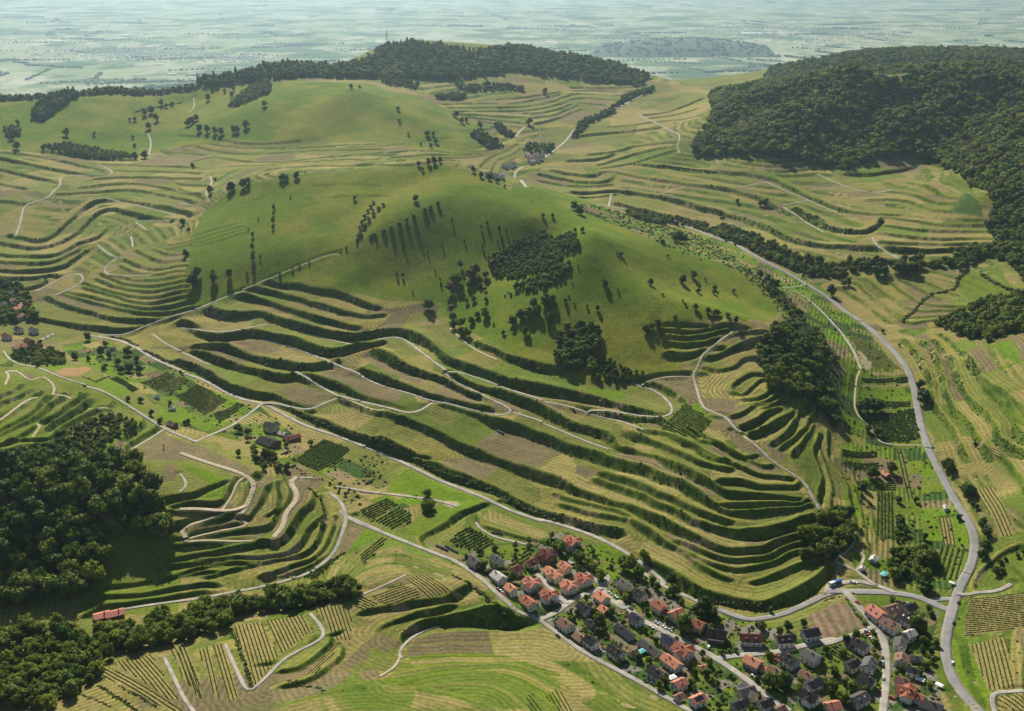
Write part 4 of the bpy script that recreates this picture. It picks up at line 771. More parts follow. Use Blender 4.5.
HOUSES = [
 (z4(520,108),D1,14,10,'roof_red','wall_white',"white house with red cross-gabled roof alone on the lawn above the new houses",'wd'),
 (z4(70,205),D1,11,9,'roof_grey','wall_grey',"low grey-roofed house at the lane beside the vine nursery",''),
 (z4(170,192),D1,12,9,'roof_grey','wall_white',"grey-roofed white house below the small square vineyard plot",'d'),
 (z4(178,272),D1,12,9,'roof_pale','wall_white',"pale-roofed house beside the dark conifer at the lane",''),
 (z4(262,237),D2,10,8,'roof_maroon','wall_cream',"maroon-roofed house behind the round garden tree",''),
 (z4(335,205),D2,10,9,'roof_maroon','wall_cream',"dark maroon house between the vine plot and the orange row house",'d'),
 (z4(403,170),D1,13,11,'roof_maroon','wall_wood',"large dark maroon house at the top of the new lane",'w'),
 (z4(236,328),D1,9,8,'roof_orange','wall_white',"small orange-roofed house right beside the lower lane",''),
 (z4(330,302),D1,13,10,'roof_pink','wall_white',"white house with faded red roof and dormers in the new quarter",'wd'),
 (z4(432,258),D1,18,9,'roof_orange','wall_white',"long orange-roofed row house with cross gable in the new quarter",'wd'),
 (z4(487,224),D1,11,9,'roof_orange','wall_cream',"orange-roofed house below the lawn with the broad trees",'d'),
 (z4(572,282),D1,12,10,'roof_red','wall_white',"red-roofed white house at the end of the loop lane",'wd'),
 (z4(505,314),D1,12,10,'roof_pink','wall_cream',"faded pink-roofed cream house inside the loop lane",'w'),
 (z4(412,357),D1,13,10,'roof_red','wall_white',"bright red hipped house with white gables above the junction lane",'wd'),
 (z4(318,390),D1,12,9,'roof_red','wall_white',"red-roofed house by the lower lane with dark garden",'d'),
 (z4(660,367),D1,12,10,'roof_orange','wall_white',"plain orange-roofed house at the village street corner",''),
 (z4(670,413),D1,8,7,'roof_orange','wall_cream',"small orange-roofed annex house behind the street corner house",'',1),
 (z4(578,417),D1,11,9,'roof_dark','wall_white',"dark-roofed white house beside the long hedge",'d'),
 (z4(490,492),D1,12,9,'roof_brown','wall_white',"brown-roofed white house on the lawn at the lower lane",''),
 (z4(610,478),D1,9,7,'roof_dark','wall_grey',"low dark-roofed house hidden between two garden trees",'',1),
 (z4(556,542),D1,9,8,'roof_brown','wall_grey',"small dark brown-roofed house above the lower road",'',1),
 (z4(612,572),D1,11,9,'roof_dark','wall_white',"dark grey-roofed house between the small brown one and the white one",''),
 (z4(726,622),D1,13,10,'roof_dark','wall_white',"white house with dark roof and long shadow at the lower road",'d'),
 (z4(806,614),D2,7,6,'roof_brown','wall_grey',"tiny brown-grey garage house beside the turquoise pool cover",'n',1),
 (z4(766,308),D1,11,9,'roof_grey','wall_cream',"grey-roofed house above the street under the tall trees",''),
 (z4(836,352),D1,12,9,'roof_dark','wall_white',"dark-roofed white house above the street behind parked cars",'d'),
 (z4(928,408),D1,12,10,'roof_red','wall_cream',"red-roofed house with balcony above the village street",'ab'),
 (z4(820,467),D1,11,9,'roof_dark','wall_white',"house with blue solar panels on a dark roof in mid village",'s'),
 (z4(766,517),D1,19,8,'roof_dark','wall_grey',"long dark-roofed barn house behind the solar house",'',1),
 (z4(882,592),D1,21,8,'roof_grey','wall_grey',"long low grey-roofed row building in mid village",'',1),
 (z4(975,572),D1,12,10,'roof_dark','wall_white',"dark house with solar panels beside the red cross-gabled house",'s'),
 (z5(263,257),D2,12,9,'roof_orange','wall_white',"orange-red steep-roofed house under the dark street tree",''),
 (z5(362,308),(1,.4),11,10,'roof_red','wall_cream',"brick red house between the dark trees and the dark barn",''),
 (z5(450,352),(1,.15),15,11,'roof_dark','wall_red',"wide dark-roofed house with dark red walls by the street",'b'),
 (z5(608,370),(1,.05),18,9.5,'roof_maroon','wall_white',"double house with maroon roof and white balcony fronts",'bd'),
 (z5(765,377),(1,-.1),13,10,'roof_dark','wall_white',"black-roofed white house in a row below the bank",'d'),
 (z5(885,347),(1,-.2),13,10,'roof_dark','wall_white',"black-roofed white house beside the ploughed field",''),
 (z5(618,482),(1,.5),13,10,'roof_orange','wall_grey',"orange-roofed house on the corner of the grass triangle",'a'),
 (z5(790,472),(1,.6),13,11,'roof_dark','wall_white',"tall black-roofed house across from the ploughed field lane",'d'),
 (z5(890,457),(1,.55),13,11,'roof_grey','wall_white',"large grey-roofed house next to the vine rows garden",''),
 (z5(290,428),D1,15,11,'roof_red','wall_white',"big red cross-gabled house with dormers at the street bend",'wd'),
 (z5(240,482),D1,17,9,'roof_orange','wall_white',"orange-roofed terrace row below the big red house",'d'),
 (z5(165,532),D1,11,9,'roof_dark','wall_white',"black-roofed house beside the lawn at the lower road",''),
 (z5(276,582),D2,10,8,'roof_pink','wall_white',"pinkish-roofed house above the lower road",'d'),
 (z5(276,632),D2,7,6,'roof_brown','wall_white',"tiny red-brown roofed house at the lower road edge",'n',1),
 (z5(360,657),D2,11,8,'roof_orange','wall_white',"orange-roofed house with a solar strip at the lower road",'s'),
 (z5(725,532),(1,.6),12,10,'roof_brown','wall_grey',"brown-grey roofed house between the corner house and conifers",''),
 (z5(590,622),(1,-.3),12,10,'roof_grey','wall_cream',"pale grey many-angled house across the lane from the vegetable plot",'w'),
 (z5(552,682),D2,10,8,'roof_dark','wall_grey',"dark-roofed house below the many-angled grey house",''),
 (z5(676,676),D2,10,8,'roof_dark','wall_white',"dark-roofed house with white gable on the descending lane",''),
 (z5(745,692),D2,8,7,'roof_brown','wall_grey',"small brown house on the descending lane",'',1),
 (z5(900,582),(1,-.5),13,9,'roof_dark','wall_white',"black-roofed house with a courtyard wall",'a'),
 (z5(880,642),(1,.5),14,10,'roof_dark','wall_white',"dark-roofed house with bright white gables by the courtyard",'w'),
 (z5(865,532),(1,.5),9,8,'roof_brown','wall_grey',"dark brown shed-like house between two black roofs",'',1),
 (z5(990,687),(1,-.2),10,9,'roof_pink','wall_cream',"pink-orange roofed house at the bottom of the courtyard",''),
 (z5(385,497),(1,-.2),5,4.5,'roof_pink','wall_white',"tiny pink-roofed garden house beside the green lawn",'n',1),
 (z6(335,252),(1,.7),15,12,'roof_pink','wall_white',"large white inn with pinkish-brown roof at the junction",'d'),
 (z6(410,237),(1,-.3),14,11,'roof_brown','wall_cream',"brown-roofed inn wing joined behind the large inn",'k'),
 (z6(492,226),(1,-.3),10,8,'roof_dark','wall_grey',"dark-roofed house at the back of the inn yard",''),
 (z6(482,278),(1,.55),13,12,'roof_dark','wall_white',"dark house with two white skylights behind the inn",'k'),
 (z6(400,307),(1,.5),15,10,'roof_brown','wall_white',"long dark brown-roofed house below the inn",'d'),
 (z6(490,352),(1,-.4),9,8,'roof_pale','wall_white',"pale-roofed house in the second row behind the street",''),
 (z6(446,397),(.1,-1),12,9,'roof_grey','wall_white',"dark grey-roofed house turning its white gable to the street",''),
 (z6(453,468),(.1,-1),10,10,'roof_brown','wall_white',"orange-brown roofed house with bright white gable front",'d'),
 (z6(520,452),(1,.1),9,5,'roof_grey','wall_grey',"low flat grey shed beside the orange-brown gable house",'n',1),
 (z6(505,522),(1,.3),9,7,'roof_dark','wall_white',"small dark-roofed house beside the white garden tents",''),
 (z6(455,572),(1,.3),10,8,'roof_brown','wall_cream',"brown-roofed house halfway along the descending street",''),
 (z6(472,622),(1,.3),13,11,'roof_red','wall_white',"red-roofed house with white dormers by the lower street",'wd'),
 (z6(526,642),(1,.35),9,6,'roof_red','wall_white',"smaller red-roofed house behind the one with white dormers",''),
 (z6(592,672),(1,.35),17,9,'roof_grey','wall_grey',"long low dark hall below the garden plots",'n',1),
 (z6(262,402),(1,.55),13,9,'roof_dark','wall_white',"black-roofed house beside the street car park",''),
 (z6(225,385),(1,.55),9,8,'roof_dark','wall_grey',"black-roofed house wing against the field lane",'',1),
 (z6(225,492),(1,-.6),11,8,'roof_dark','wall_cream',"dark-roofed house below the hedge-lined vegetable rows",''),
 (z6(302,492),(.55,-1),13,10,'roof_grey','wall_white',"tall grey-roofed house with white gable facing the lawn",'d'),
 (z6(290,567),(1,.4),12,9,'roof_dark','wall_white',"dark-roofed house by the lower street bend",''),
 (z6(256,652),(1,-.5),14,10,'roof_grey','wall_white',"large grey-roofed house at the foot of the street",'k'),
]
for e in HOUSES:
    (px, py), d, L_, W_, rf, wl, lab, ft = e[:8]; fl = e[8] if len(e) > 8 else 2
    house(px, py, d, L_, W_, rf, wl, lab, None, fl, ft)
zt = Q(180, 320, K); zl = Q(0, 320, K); zb = Q(0, 572, K); zr = Q(824, 440, K); zv = Q(360, 80, K); za = Q(0, 200, K)
house(*zt(465,550), (1,.3), 14, 11, 'roof_grey', 'wall_cream', "grey-roofed farmhouse beside the big dark barn", None, 2, 'w')
house(*zt(452,622), (1,.35), 22, 17, 'roof_dark', 'wall_wood', "big dark-roofed barn of the lone farm below the vineyards", None, 1, 'n', 'barn')
house(*zt(572,600), (1,-.3), 18, 9, 'roof_maroon', 'wall_wood', "low maroon-roofed barn of the lone farm", None, 1, 'n', 'barn')
house(*zt(525,578), (1,.3), 9, 6, 'roof_pale', 'wall_grey', "small pale-roofed shed between the farm's two barns", None, 1, 'n', 'shed')
house(*zl(96,52), (1,.5), 11, 9, 'roof_dark', 'wall_white', "white house with dark roof at the edge of the left hamlet", None, 2, '')
house(*zl(172,56), (1,.5), 11, 9, 'roof_grey', 'wall_white', "grey-roofed house beside the hamlet car park", None, 2, '')
house(*zl(35,88), (1,.5), 12, 9, 'roof_maroon', 'wall_white', "white hamlet house with maroon roof by the concrete yard", None, 2, '')
house(*zl(100,136), (1,-.25), 16, 8, 'roof_pink', 'wall_white', "long pale red-roofed hall at the hamlet yard", None, 1, 'n')
house(*zl(150,114), (1,.4), 12, 9, 'roof_maroon', 'wall_wood', "dark red barn house next to the pale red hall", None, 2, '')
for k, (a, b) in enumerate([(10,540),(70,520),(85,560),(30,600),(100,600),(120,545),(55,480)]):
    house(*za(a, b), (1, .5 if k % 2 else -.4), 12, 9, ('roof_grey', 'roof_brown', 'roof_pink')[k % 3], 'wall_white', "hamlet house half hidden among trees below the terrace fan", 'hamlet houses among trees', 2, '')
house(*zb(520,217), (1,-.25), 12, 9, 'roof_pink', 'wall_wood', "smaller red-roofed barn at the foot of the dark wood", None, 1, 'n', 'barn')
house(*zb(588,207), (1,-.25), 14, 9, 'roof_pink', 'wall_wood', "longer red-roofed barn beside the lone round tree", None, 1, 'n', 'barn')
house(*zr(318,172), (1,.7), 9, 7, 'roof_pink', 'wall_wood', "pink-roofed hut among the vine rows of the valley gardens", None, 1, 'n', 'garden_hut')
house(*zr(255,605), (.6,-1), 8, 6, 'roof_pale', 'wall_grey', "pale-roofed workshop shed beside the brown plot", None, 1, 'n', 'shed')
house(*zr(197,650), (.5,-1), 4, 3, 'roof_pale', 'wall_white', "tiny white hut at the track fork", None, 1, 'n', 'garden_hut')
house(*zr(625,342), (.6,1), 6, 4, 'roof_pale', 'wall_white', "white garden hut on the brown plot beside the main road", None, 1, 'n', 'garden_hut')
house(*zl(800,388), (1,.1), 5, 4, 'roof_pale', 'wall_white', "white garden hut among the left valley allotments", None, 1, 'n', 'garden_hut')
house(*zl(880,530), (1,.3), 10, 8, 'roof_brown', 'wall_wood', "brown garden house on the bright green allotment lawn", None, 1, 'n', 'garden_hut')
house(*zl(575,142), (1,-.4), 7, 3.5, 'roof_grey', 'wall_grey', "grey polytunnel-like shed on the upper allotments", None, 1, 'n', 'shed')
house(*zl(880,448), (1,-.4), 7, 3.5, 'roof_pale', 'wall_grey', "pale long shed beside the allotment lawn", None, 1, 'n', 'shed')
for k, (a, b) in enumerate([(785,432),(770,437),(855,385),(870,405),(900,380),(920,400),(880,420),(905,410),(660,485),(690,492),(720,490),(895,395),(930,388),(740,440)]):
    house(*zv(a, b), (1, .25 if k % 2 else -.2), 11, 8, ('roof_brown', 'roof_grey', 'roof_pale', 'roof_maroon')[k % 4], 'wall_white', "small house of the distant hamlet in the gap behind the hill", 'houses of the distant hamlet', 2, 'n')
# ---------------------------------------------------------------- vehicles
m_, nt_, b_, _o = nodes('tyre'); b_.inputs['Base Color'].default_value = (.02, .02, .02, 1)
for nm, c in (('white', (.75, .75, .74)), ('silver', (.45, .46, .48)), ('black', (.03, .03, .035)), ('red', (.45, .03, .025)), ('blue', (.05, .12, .35))):
    m_, nt_, b_, _o = nodes('paint_'+nm); b_.inputs['Base Color'].default_value = (*c, 1); b_.inputs['Roughness'].default_value = .3; b_.inputs['Specular IOR Level'].default_value = .5
CARM = {}
def car_meshes(col):
    if col in CARM: return CARM[col]
    V_, F_ = [], []; prof = [(-2.1, .35), (2.1, .35), (2.15, .7), (1.95, .92), (1.0, 1.0), (-2.0, 1.02), (-2.15, .75)]
    prism(V_, F_, prof, -.88, .88); V_ = [(y, x, z) for x, y, z in V_]; F_ = [f[::-1] for f in F_]
    rv, rf = [], []; n0 = 0
    for z, x0, x1, yy in ((1.40, -1.5, .15, .66), (1.47, -1.4, .05, .62)):
        for x, y in ((x0, -yy), (x1, -yy), (x1, yy), (x0, yy)): rv.append((x, y, z))
    for f in BOXF: rf.append(f)
    gv = []
    for z, x0, x1, yy in ((1.0, -1.95, .95, .80), (1.405, -1.5, .15, .65)):
        for x, y in ((x0, -yy), (x1, -yy), (x1, yy), (x0, yy)): gv.append((x, y, z))
    wv, wf = [], []
    for k in range(10): a = k*math.pi/5; wv.append((.33*math.cos(a), -.1, .33*math.sin(a))); wv.append((.33*math.cos(a), .1, .33*math.sin(a)))
    for k in range(10): j = (k+1) % 10; wf.append((2*k, 2*j, 2*j+1, 2*k+1))
    wf.append(tuple(range(0, 20, 2))[::-1]); wf.append(tuple(range(1, 20, 2)))
    CARM[col] = (mesh('body', V_, F_, 'paint_'+col), mesh('roof', rv, rf, 'paint_'+col), mesh('window', gv, [f for f in BOXF], 'glass'), mesh('wheel', wv, wf, 'tyre')); return CARM[col]
def car(px, py, d, col, label, group=None):
    g = land([(px, py)], .7)[0]; c = link('parked_car' if 'parked' in label else 'car', None); c.location = (g[0], g[1], float(g[2])+.2)
    c.rotation_euler = (0, 0, img_dir(px, py, d[0], d[1], float(g[2]))); b, r_, w_, wh = car_meshes(col)
    link('body', b, c); link('roof', r_, c); link('window', w_, c)
    for x in (-1.3, 1.3):
        for y in (-.82, .82): q = link('wheel', wh, c); q.location = (x, y, .33)
    setp(c, label, 'car', group)
car(*z6(720,197), (.4,-1), 'black', "dark car driving on the main road just past the junction"); car(*z6(697,292), (.2,-1), 'black', "dark car on the main road beside the wide verge")
car(*z6(692,478), (.2,-1), 'white', "white van-like car on the main road curve"); car(*z6(250,197), (1,.5), 'red', "red car turning into the village street beside the ploughed field")
for a, b, c in ((293,332,'silver'),(303,350,'red'),(314,362,'white'),(322,372,'silver'),(331,380,'white')): car(*z6(a, b), (1,.25), c, "%s car parked in the row beside the black-roofed house" % c, 'cars parked beside the black-roofed house')
for a, b, c in ((365,455,'black'),(367,475,'silver'),(368,492,'black'),(370,550,'silver')): car(*z6(a, b), (.05,-1), c, "%s car parked along the descending street" % c, 'cars parked along the descending street')
car(*z6(347,607), (.05,-1), 'red', "red car parked at the dark-roofed house by the bend"); car(*z6(408,640), (1,.4), 'red', "red car parked before the house with white dormers")
for a, b, c in ((440,194,'black'),(470,200,'black'),(485,202,'silver')): car(*z6(a, b), (1,.1), c, "%s car parked in the inn yard" % c, 'cars parked in the inn yard')
car(*z5(350,378), (1,.5), 'red', "red car on the village street before the dark red-walled house"); car(*z5(413,405), (.2,-1), 'white', "white car parked beside the dark red-walled house")
car(*z5(710,443), (1,0), 'red', "red car on the lane below the black-roofed row"); car(*z5(727,466), (1,.2), 'red', "red car parked by the tall black-roofed house"); car(*z5(620,540), (1,.5), 'white', "white car parked below the orange-roofed corner house")
for a, b, c in ((697,340,'silver'),(727,357,'white'),(795,412,'black')): car(*z4(a, b), D1, c, "%s car parked on the village street under the tall trees" % c, 'cars parked on the upper street')
for a, b, c in ((890,497,'white'),(915,478,'silver'),(950,498,'white'),(978,512,'silver')): car(*z4(a, b), D1, c, "%s car parked in the middle of the village street" % c, 'cars parked in mid village')
for a, b, c in ((455,537,'black'),(180,322,'black'),(193,330,'silver'),(210,345,'red')): car(*z4(a, b), D1, c, "%s car parked along the lower village lane" % c, 'cars parked along the lower lane')
for a, b in ((120,560),(150,575)): car(*z5(a, b), D1, 'black', "black car parked beside the lawn on the lower road", 'cars on the lower road')
for k in range(7): car(*zl(215+k*9, 98-k*4), (1,.6), ('white', 'silver', 'black')[k % 3], "%s car parked in the hamlet car park" % ('white', 'silver', 'black')[k % 3], 'cars in the hamlet car park')
for a, b, c in ((235,105,'white'),(225,100,'silver')): car(*z6(a, b), (1,.1), c, "%s car parked on the junction strip between the trees" % c, 'cars on the junction strip')
# coach
def coach(px, py, d):
    g = land([(px, py)], 1.5)[0]; c = link('coach', None); c.location = (g[0], g[1], float(g[2])+.22); c.rotation_euler = (0, 0, img_dir(px, py, d[0], d[1], float(g[2])))
    V_, F_ = [], []; bx3(V_, F_, -6, -.8, -1.25, 1.25, .4, 3.3); b1 = link('body', mesh('body', V_, F_, 'paint_white'), c)
    V_, F_ = [], []; bx3(V_, F_, -.78, 6, -1.25, 1.25, .4, 3.3); b2 = link('body', mesh('body', V_, F_, 'paint_blue'), c); b2['label'] = 'blue front half of the coach'
    V_, F_ = [], []; bx3(V_, F_, -5.8, 5.6, -1.28, 1.28, 1.6, 2.6); link('window', mesh('window', V_, F_, 'glass'), c)
    wh = car_meshes('white')[3]
    for x in (-4, -2.8, 4):
        for y in (-1.15, 1.15): q = link('wheel', wh, c); q.location = (x, y, .48); q.scale = (1.5, 1.5, 1.5)
    setp(c, "long white and blue coach parked at the junction below the terraces", 'coach')
coach(*z6(145,107), (1,-.35))
# ---------------------------------------------------------------- small things: mast, pole, wood stacks, pool cover, tents
flat_mat('steel', (.35, .36, .37), .5, .1, 1); flat_mat('tarp', (.03, .03, .035), .6, .3, 1); flat_mat('logs', (.16, .10, .06), .9, .3, 2); flat_mat('pool', (.12, .42, .45), .4, .1, 1); flat_mat('canvas', (.80, .80, .78), .7, .05, 1)
def bar(V_, F_, a, b, r_):
    a = Vector(a); b = Vector(b); d = (b-a).normalized(); u = d.orthogonal().normalized(); w_ = d.cross(u); n0 = len(V_)
    for c in (a, b):
        for k in range(4): V_.append(tuple(c+r_*(u*math.cos(k*math.pi/2)+w_*math.sin(k*math.pi/2))))
    for k in range(4): j = (k+1) % 4; F_.append((n0+k, n0+j, n0+4+j, n0+4+k))
p = hit([(387, 48)])[0]; mz = float(zg(p[0], p[1])); ms_ = link('transmission_mast', None); ms_.location = (p[0], p[1], mz)
V_, F_ = [], []; Hm = 42
for sx_, sy_ in ((1, 1), (1, -1), (-1, -1), (-1, 1)): bar(V_, F_, (sx_*2.6, sy_*2.6, -1), (sx_*.6, sy_*.6, Hm), .35)
for k in range(7):
    r0 = 2.6-2*k/7; r1 = 2.6-2*(k+1)/7; z0 = Hm*k/7; z1 = Hm*(k+1)/7; cs = [(1, 1), (1, -1), (-1, -1), (-1, 1)]
    for i in range(4): a, b = cs[i], cs[(i+1) % 4]; bar(V_, F_, (a[0]*r0, a[1]*r0, z0), (b[0]*r1, b[1]*r1, z1), .2)
link('lattice', mesh('lattice', V_, F_, 'steel'), ms_); V_, F_ = [], []; bar(V_, F_, (0, 0, Hm-1), (0, 0, Hm+10), .4); link('antenna', mesh('antenna', V_, F_, 'steel'), ms_)
V_, F_ = [], []; bx3(V_, F_, -1.6, 1.6, -1.6, 1.6, Hm*.75, Hm*.75+.8); link('platform', mesh('platform', V_, F_, 'steel'), ms_)
setp(ms_, "slender transmission mast on the wooded summit of the far ridge", 'mast')
g = land([(396, 563)])[0]; po = link('power_pole', None); po.location = tuple(g); V_, F_ = [], []; bar(V_, F_, (0, 0, -.5), (0, 0, 11), .18); link('pole', mesh('pole', V_, F_, 'bark'), po); V_, F_ = [], []; bar(V_, F_, (-1.2, 0, 10.2), (1.2, 0, 10.2), .1); link('crossarm', mesh('crossarm', V_, F_, 'bark'), po); setp(po, "wooden power pole on the tan strip above the foreground hill", 'pole')
g = land([(164, 449)])[0]; po = link('lookout_post', None); po.location = tuple(g); V_, F_ = [], []; bx3(V_, F_, -.5, .5, -.5, .5, -.3, 4.2); link('post', mesh('post', V_, F_, 'wall_white'), po); V_, F_ = [], []; bx3(V_, F_, -.7, .7, -.7, .7, 4.2, 4.6); link('cap', mesh('cap', V_, F_, 'roof_dark'), po); setp(po, "small white post standing on the brown crest of the left spur", 'post')
def stack(px, py, d, L_, lab, grp):
    g = land([(px, py)], .8)[0]; s = link('wood_stack', None); s.location = tuple(g); s.rotation_euler = (0, 0, img_dir(px, py, d[0], d[1], float(g[2])))
    V_, F_ = [], []; bx3(V_, F_, -L_/2, L_/2, -.6, .6, -.4, 1.5); link('logs', mesh('logs', V_, F_, 'logs'), s)
    V_, F_ = [], []; prism(V_, F_, [(-.75, 1.35), (.75, 1.35), (.75, 1.55), (0, 1.9), (-.75, 1.55)], -L_/2-.1, L_/2+.1); link('tarpaulin', mesh('tarpaulin', V_, F_, 'tarp'), s); setp(s, lab, 'wood stack', grp)
zg4 = Q(360, 440, K)
for a, b, L_ in ((405,545,7),(430,555,9),(455,550,9),(480,565,9)): stack(*zg4(a, b), (1,.5), L_, "black-covered wood stack beside the lane above the village", 'wood stacks above the village')
stack(*zg4(45,215), (1,-.5), 9, "black-covered wood stack among the orchard by the valley road", None); stack(*zg4(700,475), (1,.1), 10, "black-covered wood stack beside the tan field above the village", None); stack(*zt(535,680), (1,-.5), 10, "black-covered wood stack below the lone farm", None); stack(*Q(360,320,K)(718,572), (1,.4), 9, "black-covered wood stack on the mid terrace field", None)
def tent(px, py, sz, mat, lab, nm, grp=None, d=(1, .3)):
    g = land([(px, py)], 1)[0]; s = link(nm, None); s.location = tuple(g); s.rotation_euler = (0, 0, img_dir(px, py, d[0], d[1], float(g[2])))
    V_, F_ = [], []
    for x in (-1, 1):
        for y in (-1, 1): bx3(V_, F_, x*sz*.9-.06, x*sz*.9+.06, y*sz*.6-.06, y*sz*.6+.06, -.3, 2.0)
    link('frame', mesh('frame', V_, F_, 'steel'), s); V_ = [(-sz, -sz*.7, 2), (sz, -sz*.7, 2), (sz, sz*.7, 2), (-sz, sz*.7, 2), (-sz*.3, 0, 2.7), (sz*.3, 0, 2.7)]; F_ = [(0, 1, 5, 4), (1, 2, 5), (2, 3, 4, 5), (3, 0, 4), (3, 2, 1, 0)]
    link('canopy', mesh('canopy', V_, F_, mat), s); setp(s, lab, 'canopy', grp)
tent(*z6(540,560), 3, 'canvas', "white garden tent behind the descending street", 'garden_tent'); tent(*z6(630,585), 2.6, 'canvas', "white canopy on the garden plots beside the main road curve", 'garden_tent', d=(1,.5)); tent(*z6(690,110), 2.2, 'canvas', "white canopy at the corner of the orchard by the junction", 'garden_tent')
tent(*z4(845,615), 3.2, 'pool', "turquoise pool cover roof behind the mid-village houses", 'pool_cover', d=(1,-.5)); tent(*z6(372,68), 3.5, 'pool', "turquoise tarp shelter at the edge of the parking strip", 'tarp_shelter', d=(1,-.8)); tent(*z5(243,550), 3, 'canvas', "white canopy behind the pinkish-roofed house", 'garden_tent', d=(1,-.4))
# vegetation does not grow through walls: see the list of footprints used below
# ---------------------------------------------------------------- vegetation
def ico(sub):
    bm = bmesh.new(); bmesh.ops.create_icosphere(bm, subdivisions=sub, radius=1.0)
    v = np.array([q.co[:] for q in bm.verts]); f = np.array([[q.index for q in p.verts] for p in bm.faces]); bm.free(); return v, f
ICO1 = ico(1); ICO2 = ico(2)
def crown_mesh(name, seed, mat, rx=.40, rz=.54, zc=.48, lumps=17, leaves=34, leaf=.055, conical=False):
    """crown of a tree of height 1: leafy clumps spread through the crown, each of many small leaf faces over a rough core"""
    r = np.random.RandomState(seed); Vs = []; Fs = []; n0 = 0
    def add(v, f):
        nonlocal n0
        Vs.append(v); Fs.append(np.concatenate([f, f[:, 2:3]], 1) if f.shape[1] == 3 else f); Fs[-1] = Fs[-1]+n0; n0 += len(v)
    for k in range(lumps):
        if conical:
            t = (k+.5)/lumps; a = k*2.4; rad = rx*(1-t)*.75; c = np.array([math.cos(a)*rad*.6, math.sin(a)*rad*.6, .14+t*.80]); rr = np.array([1, 1, .9])*(.07+rx*(1-t)*.55)
        else:
            d = r.normal(size=3); d /= np.linalg.norm(d); q = r.uniform(.35, .72)
            c = np.array([d[0]*rx*q, d[1]*rx*q, zc+d[2]*rz*q*.85]); rr = np.array([1, 1, .85])*r.uniform(.13, .22)*rx/.36
        v, f = ICO1; v = v*(1+r.uniform(-.22, .18, (len(v), 1)))*rr*.86+c; add(v, f)
        m = leaves; d = r.normal(size=(m, 3)); d /= np.linalg.norm(d, axis=1, keepdims=True)
        pc = c+d*rr*r.uniform(.80, 1.12, (m, 1)); nn = d+r.normal(size=(m, 3))*.55; nn /= np.linalg.norm(nn, axis=1, keepdims=True)
        t1 = np.cross(nn, r.normal(size=(m, 3))); t1 /= np.linalg.norm(t1, axis=1, keepdims=True); t2 = np.cross(nn, t1)
        sz = leaf*r.uniform(.6, 1.3, (m, 1))
        quad = np.stack([pc-t1*sz, pc-t2*sz*.7, pc+t1*sz, pc+t2*sz*.7], 1).reshape(-1, 3)
        add(quad, np.arange(m*4).reshape(-1, 4))
    Vv = np.concatenate(Vs); Ff = np.concatenate(Fs)
    me = bpy.data.meshes.new(name)
    fl = [tuple(f) if f[2] != f[3] else tuple(f[:3]) for f in Ff.tolist()]
    me.from_pydata(Vv.tolist(), [], fl); me.materials.append(MATS[mat]); me.update(); return me
def trunk_mesh(name, seed, top=.62):
    r = np.random.RandomState(seed); V_ = []; F_ = []
    def tube(a, b, ra, rb):
        a = np.array(a); b = np.array(b); d = (b-a)/np.linalg.norm(b-a); u = np.cross(d, (.3, .9, .2)); u /= np.linalg.norm(u); w_ = np.cross(d, u); n0 = len(V_)
        for c, q in ((a, ra), (b, rb)):
            for k in range(6): V_.append(c+q*(u*math.cos(k*math.pi/3)+w_*math.sin(k*math.pi/3)))
        for k in range(6): F_.append((n0+k, n0+(k+1) % 6, n0+6+(k+1) % 6, n0+6+k))
    tube((0, 0, -.06), (.01, 0, .3), .034, .026); tube((.01, 0, .3), (0, .01, top), .026, .012)
    for k in range(4):
        a = k*1.6+r.rand(); z = .26+.08*k; tube((.008, 0, z), (.2*math.cos(a), .2*math.sin(a), z+.2), .014, .006)
    return mesh(name, V_, F_, 'bark')
TEMPL = {}
def templ(kind, n_, mat, **kw):
    TEMPL[kind] = [(crown_mesh('crown', 100+i*7+len(kind)*13, mat, **kw), trunk_mesh('trunk', i, .9 if kw.get('conical') else .62)) for i in range(n_)]
templ('leafy', 5, 'leaf'); templ('dark', 4, 'leaf_dark'); templ('light', 3, 'leaf_light'); templ('brown', 2, 'leaf_brown', lumps=10, leaves=26)
templ('conifer', 3, 'leaf_dark', conical=True, rx=.17, lumps=10, leaves=30, leaf=.045)
def shrub_mesh(seed, mat):
    r = np.random.RandomState(seed); Vs = []; fl = []; n0 = 0
    for k in range(4):
        c = np.array([r.uniform(-.55, .55), r.uniform(-.55, .55), r.uniform(.15, .5)]); v, f = ICO1; rr = r.uniform(.38, .62)
        v = v*(1+r.uniform(-.25, .25, (len(v), 1)))*rr*np.array([1, 1, .9])+c; Vs.append(v); fl += [tuple(q) for q in (f+n0).tolist()]; n0 += len(v)
        m = 14; d = r.normal(size=(m, 3)); d /= np.linalg.norm(d, axis=1, keepdims=True); pc = c+d*rr*1.0; t1 = np.cross(d, r.normal(size=(m, 3))); t1 /= np.linalg.norm(t1, axis=1, keepdims=True); t2 = np.cross(d+r.normal(size=(m, 3))*.5, t1)
        Vs.append(np.stack([pc-t1*.2, pc-t2*.15, pc+t1*.2, pc+t2*.15], 1).reshape(-1, 3)); fl += [(n0+4*q, n0+4*q+1, n0+4*q+2, n0+4*q+3) for q in range(m)]; n0 += 4*m
    me = bpy.data.meshes.new('shrub'); me.from_pydata(np.concatenate(Vs).tolist(), [], fl); me.materials.append(MATS[mat]); me.update(); return me
SHRUBS = [shrub_mesh(k, 'shrub') for k in range(6)]+[shrub_mesh(20, 'vine'), shrub_mesh(21, 'leaf_dark')]
VINES = [shrub_mesh(50+k, 'vine') for k in range(3)]
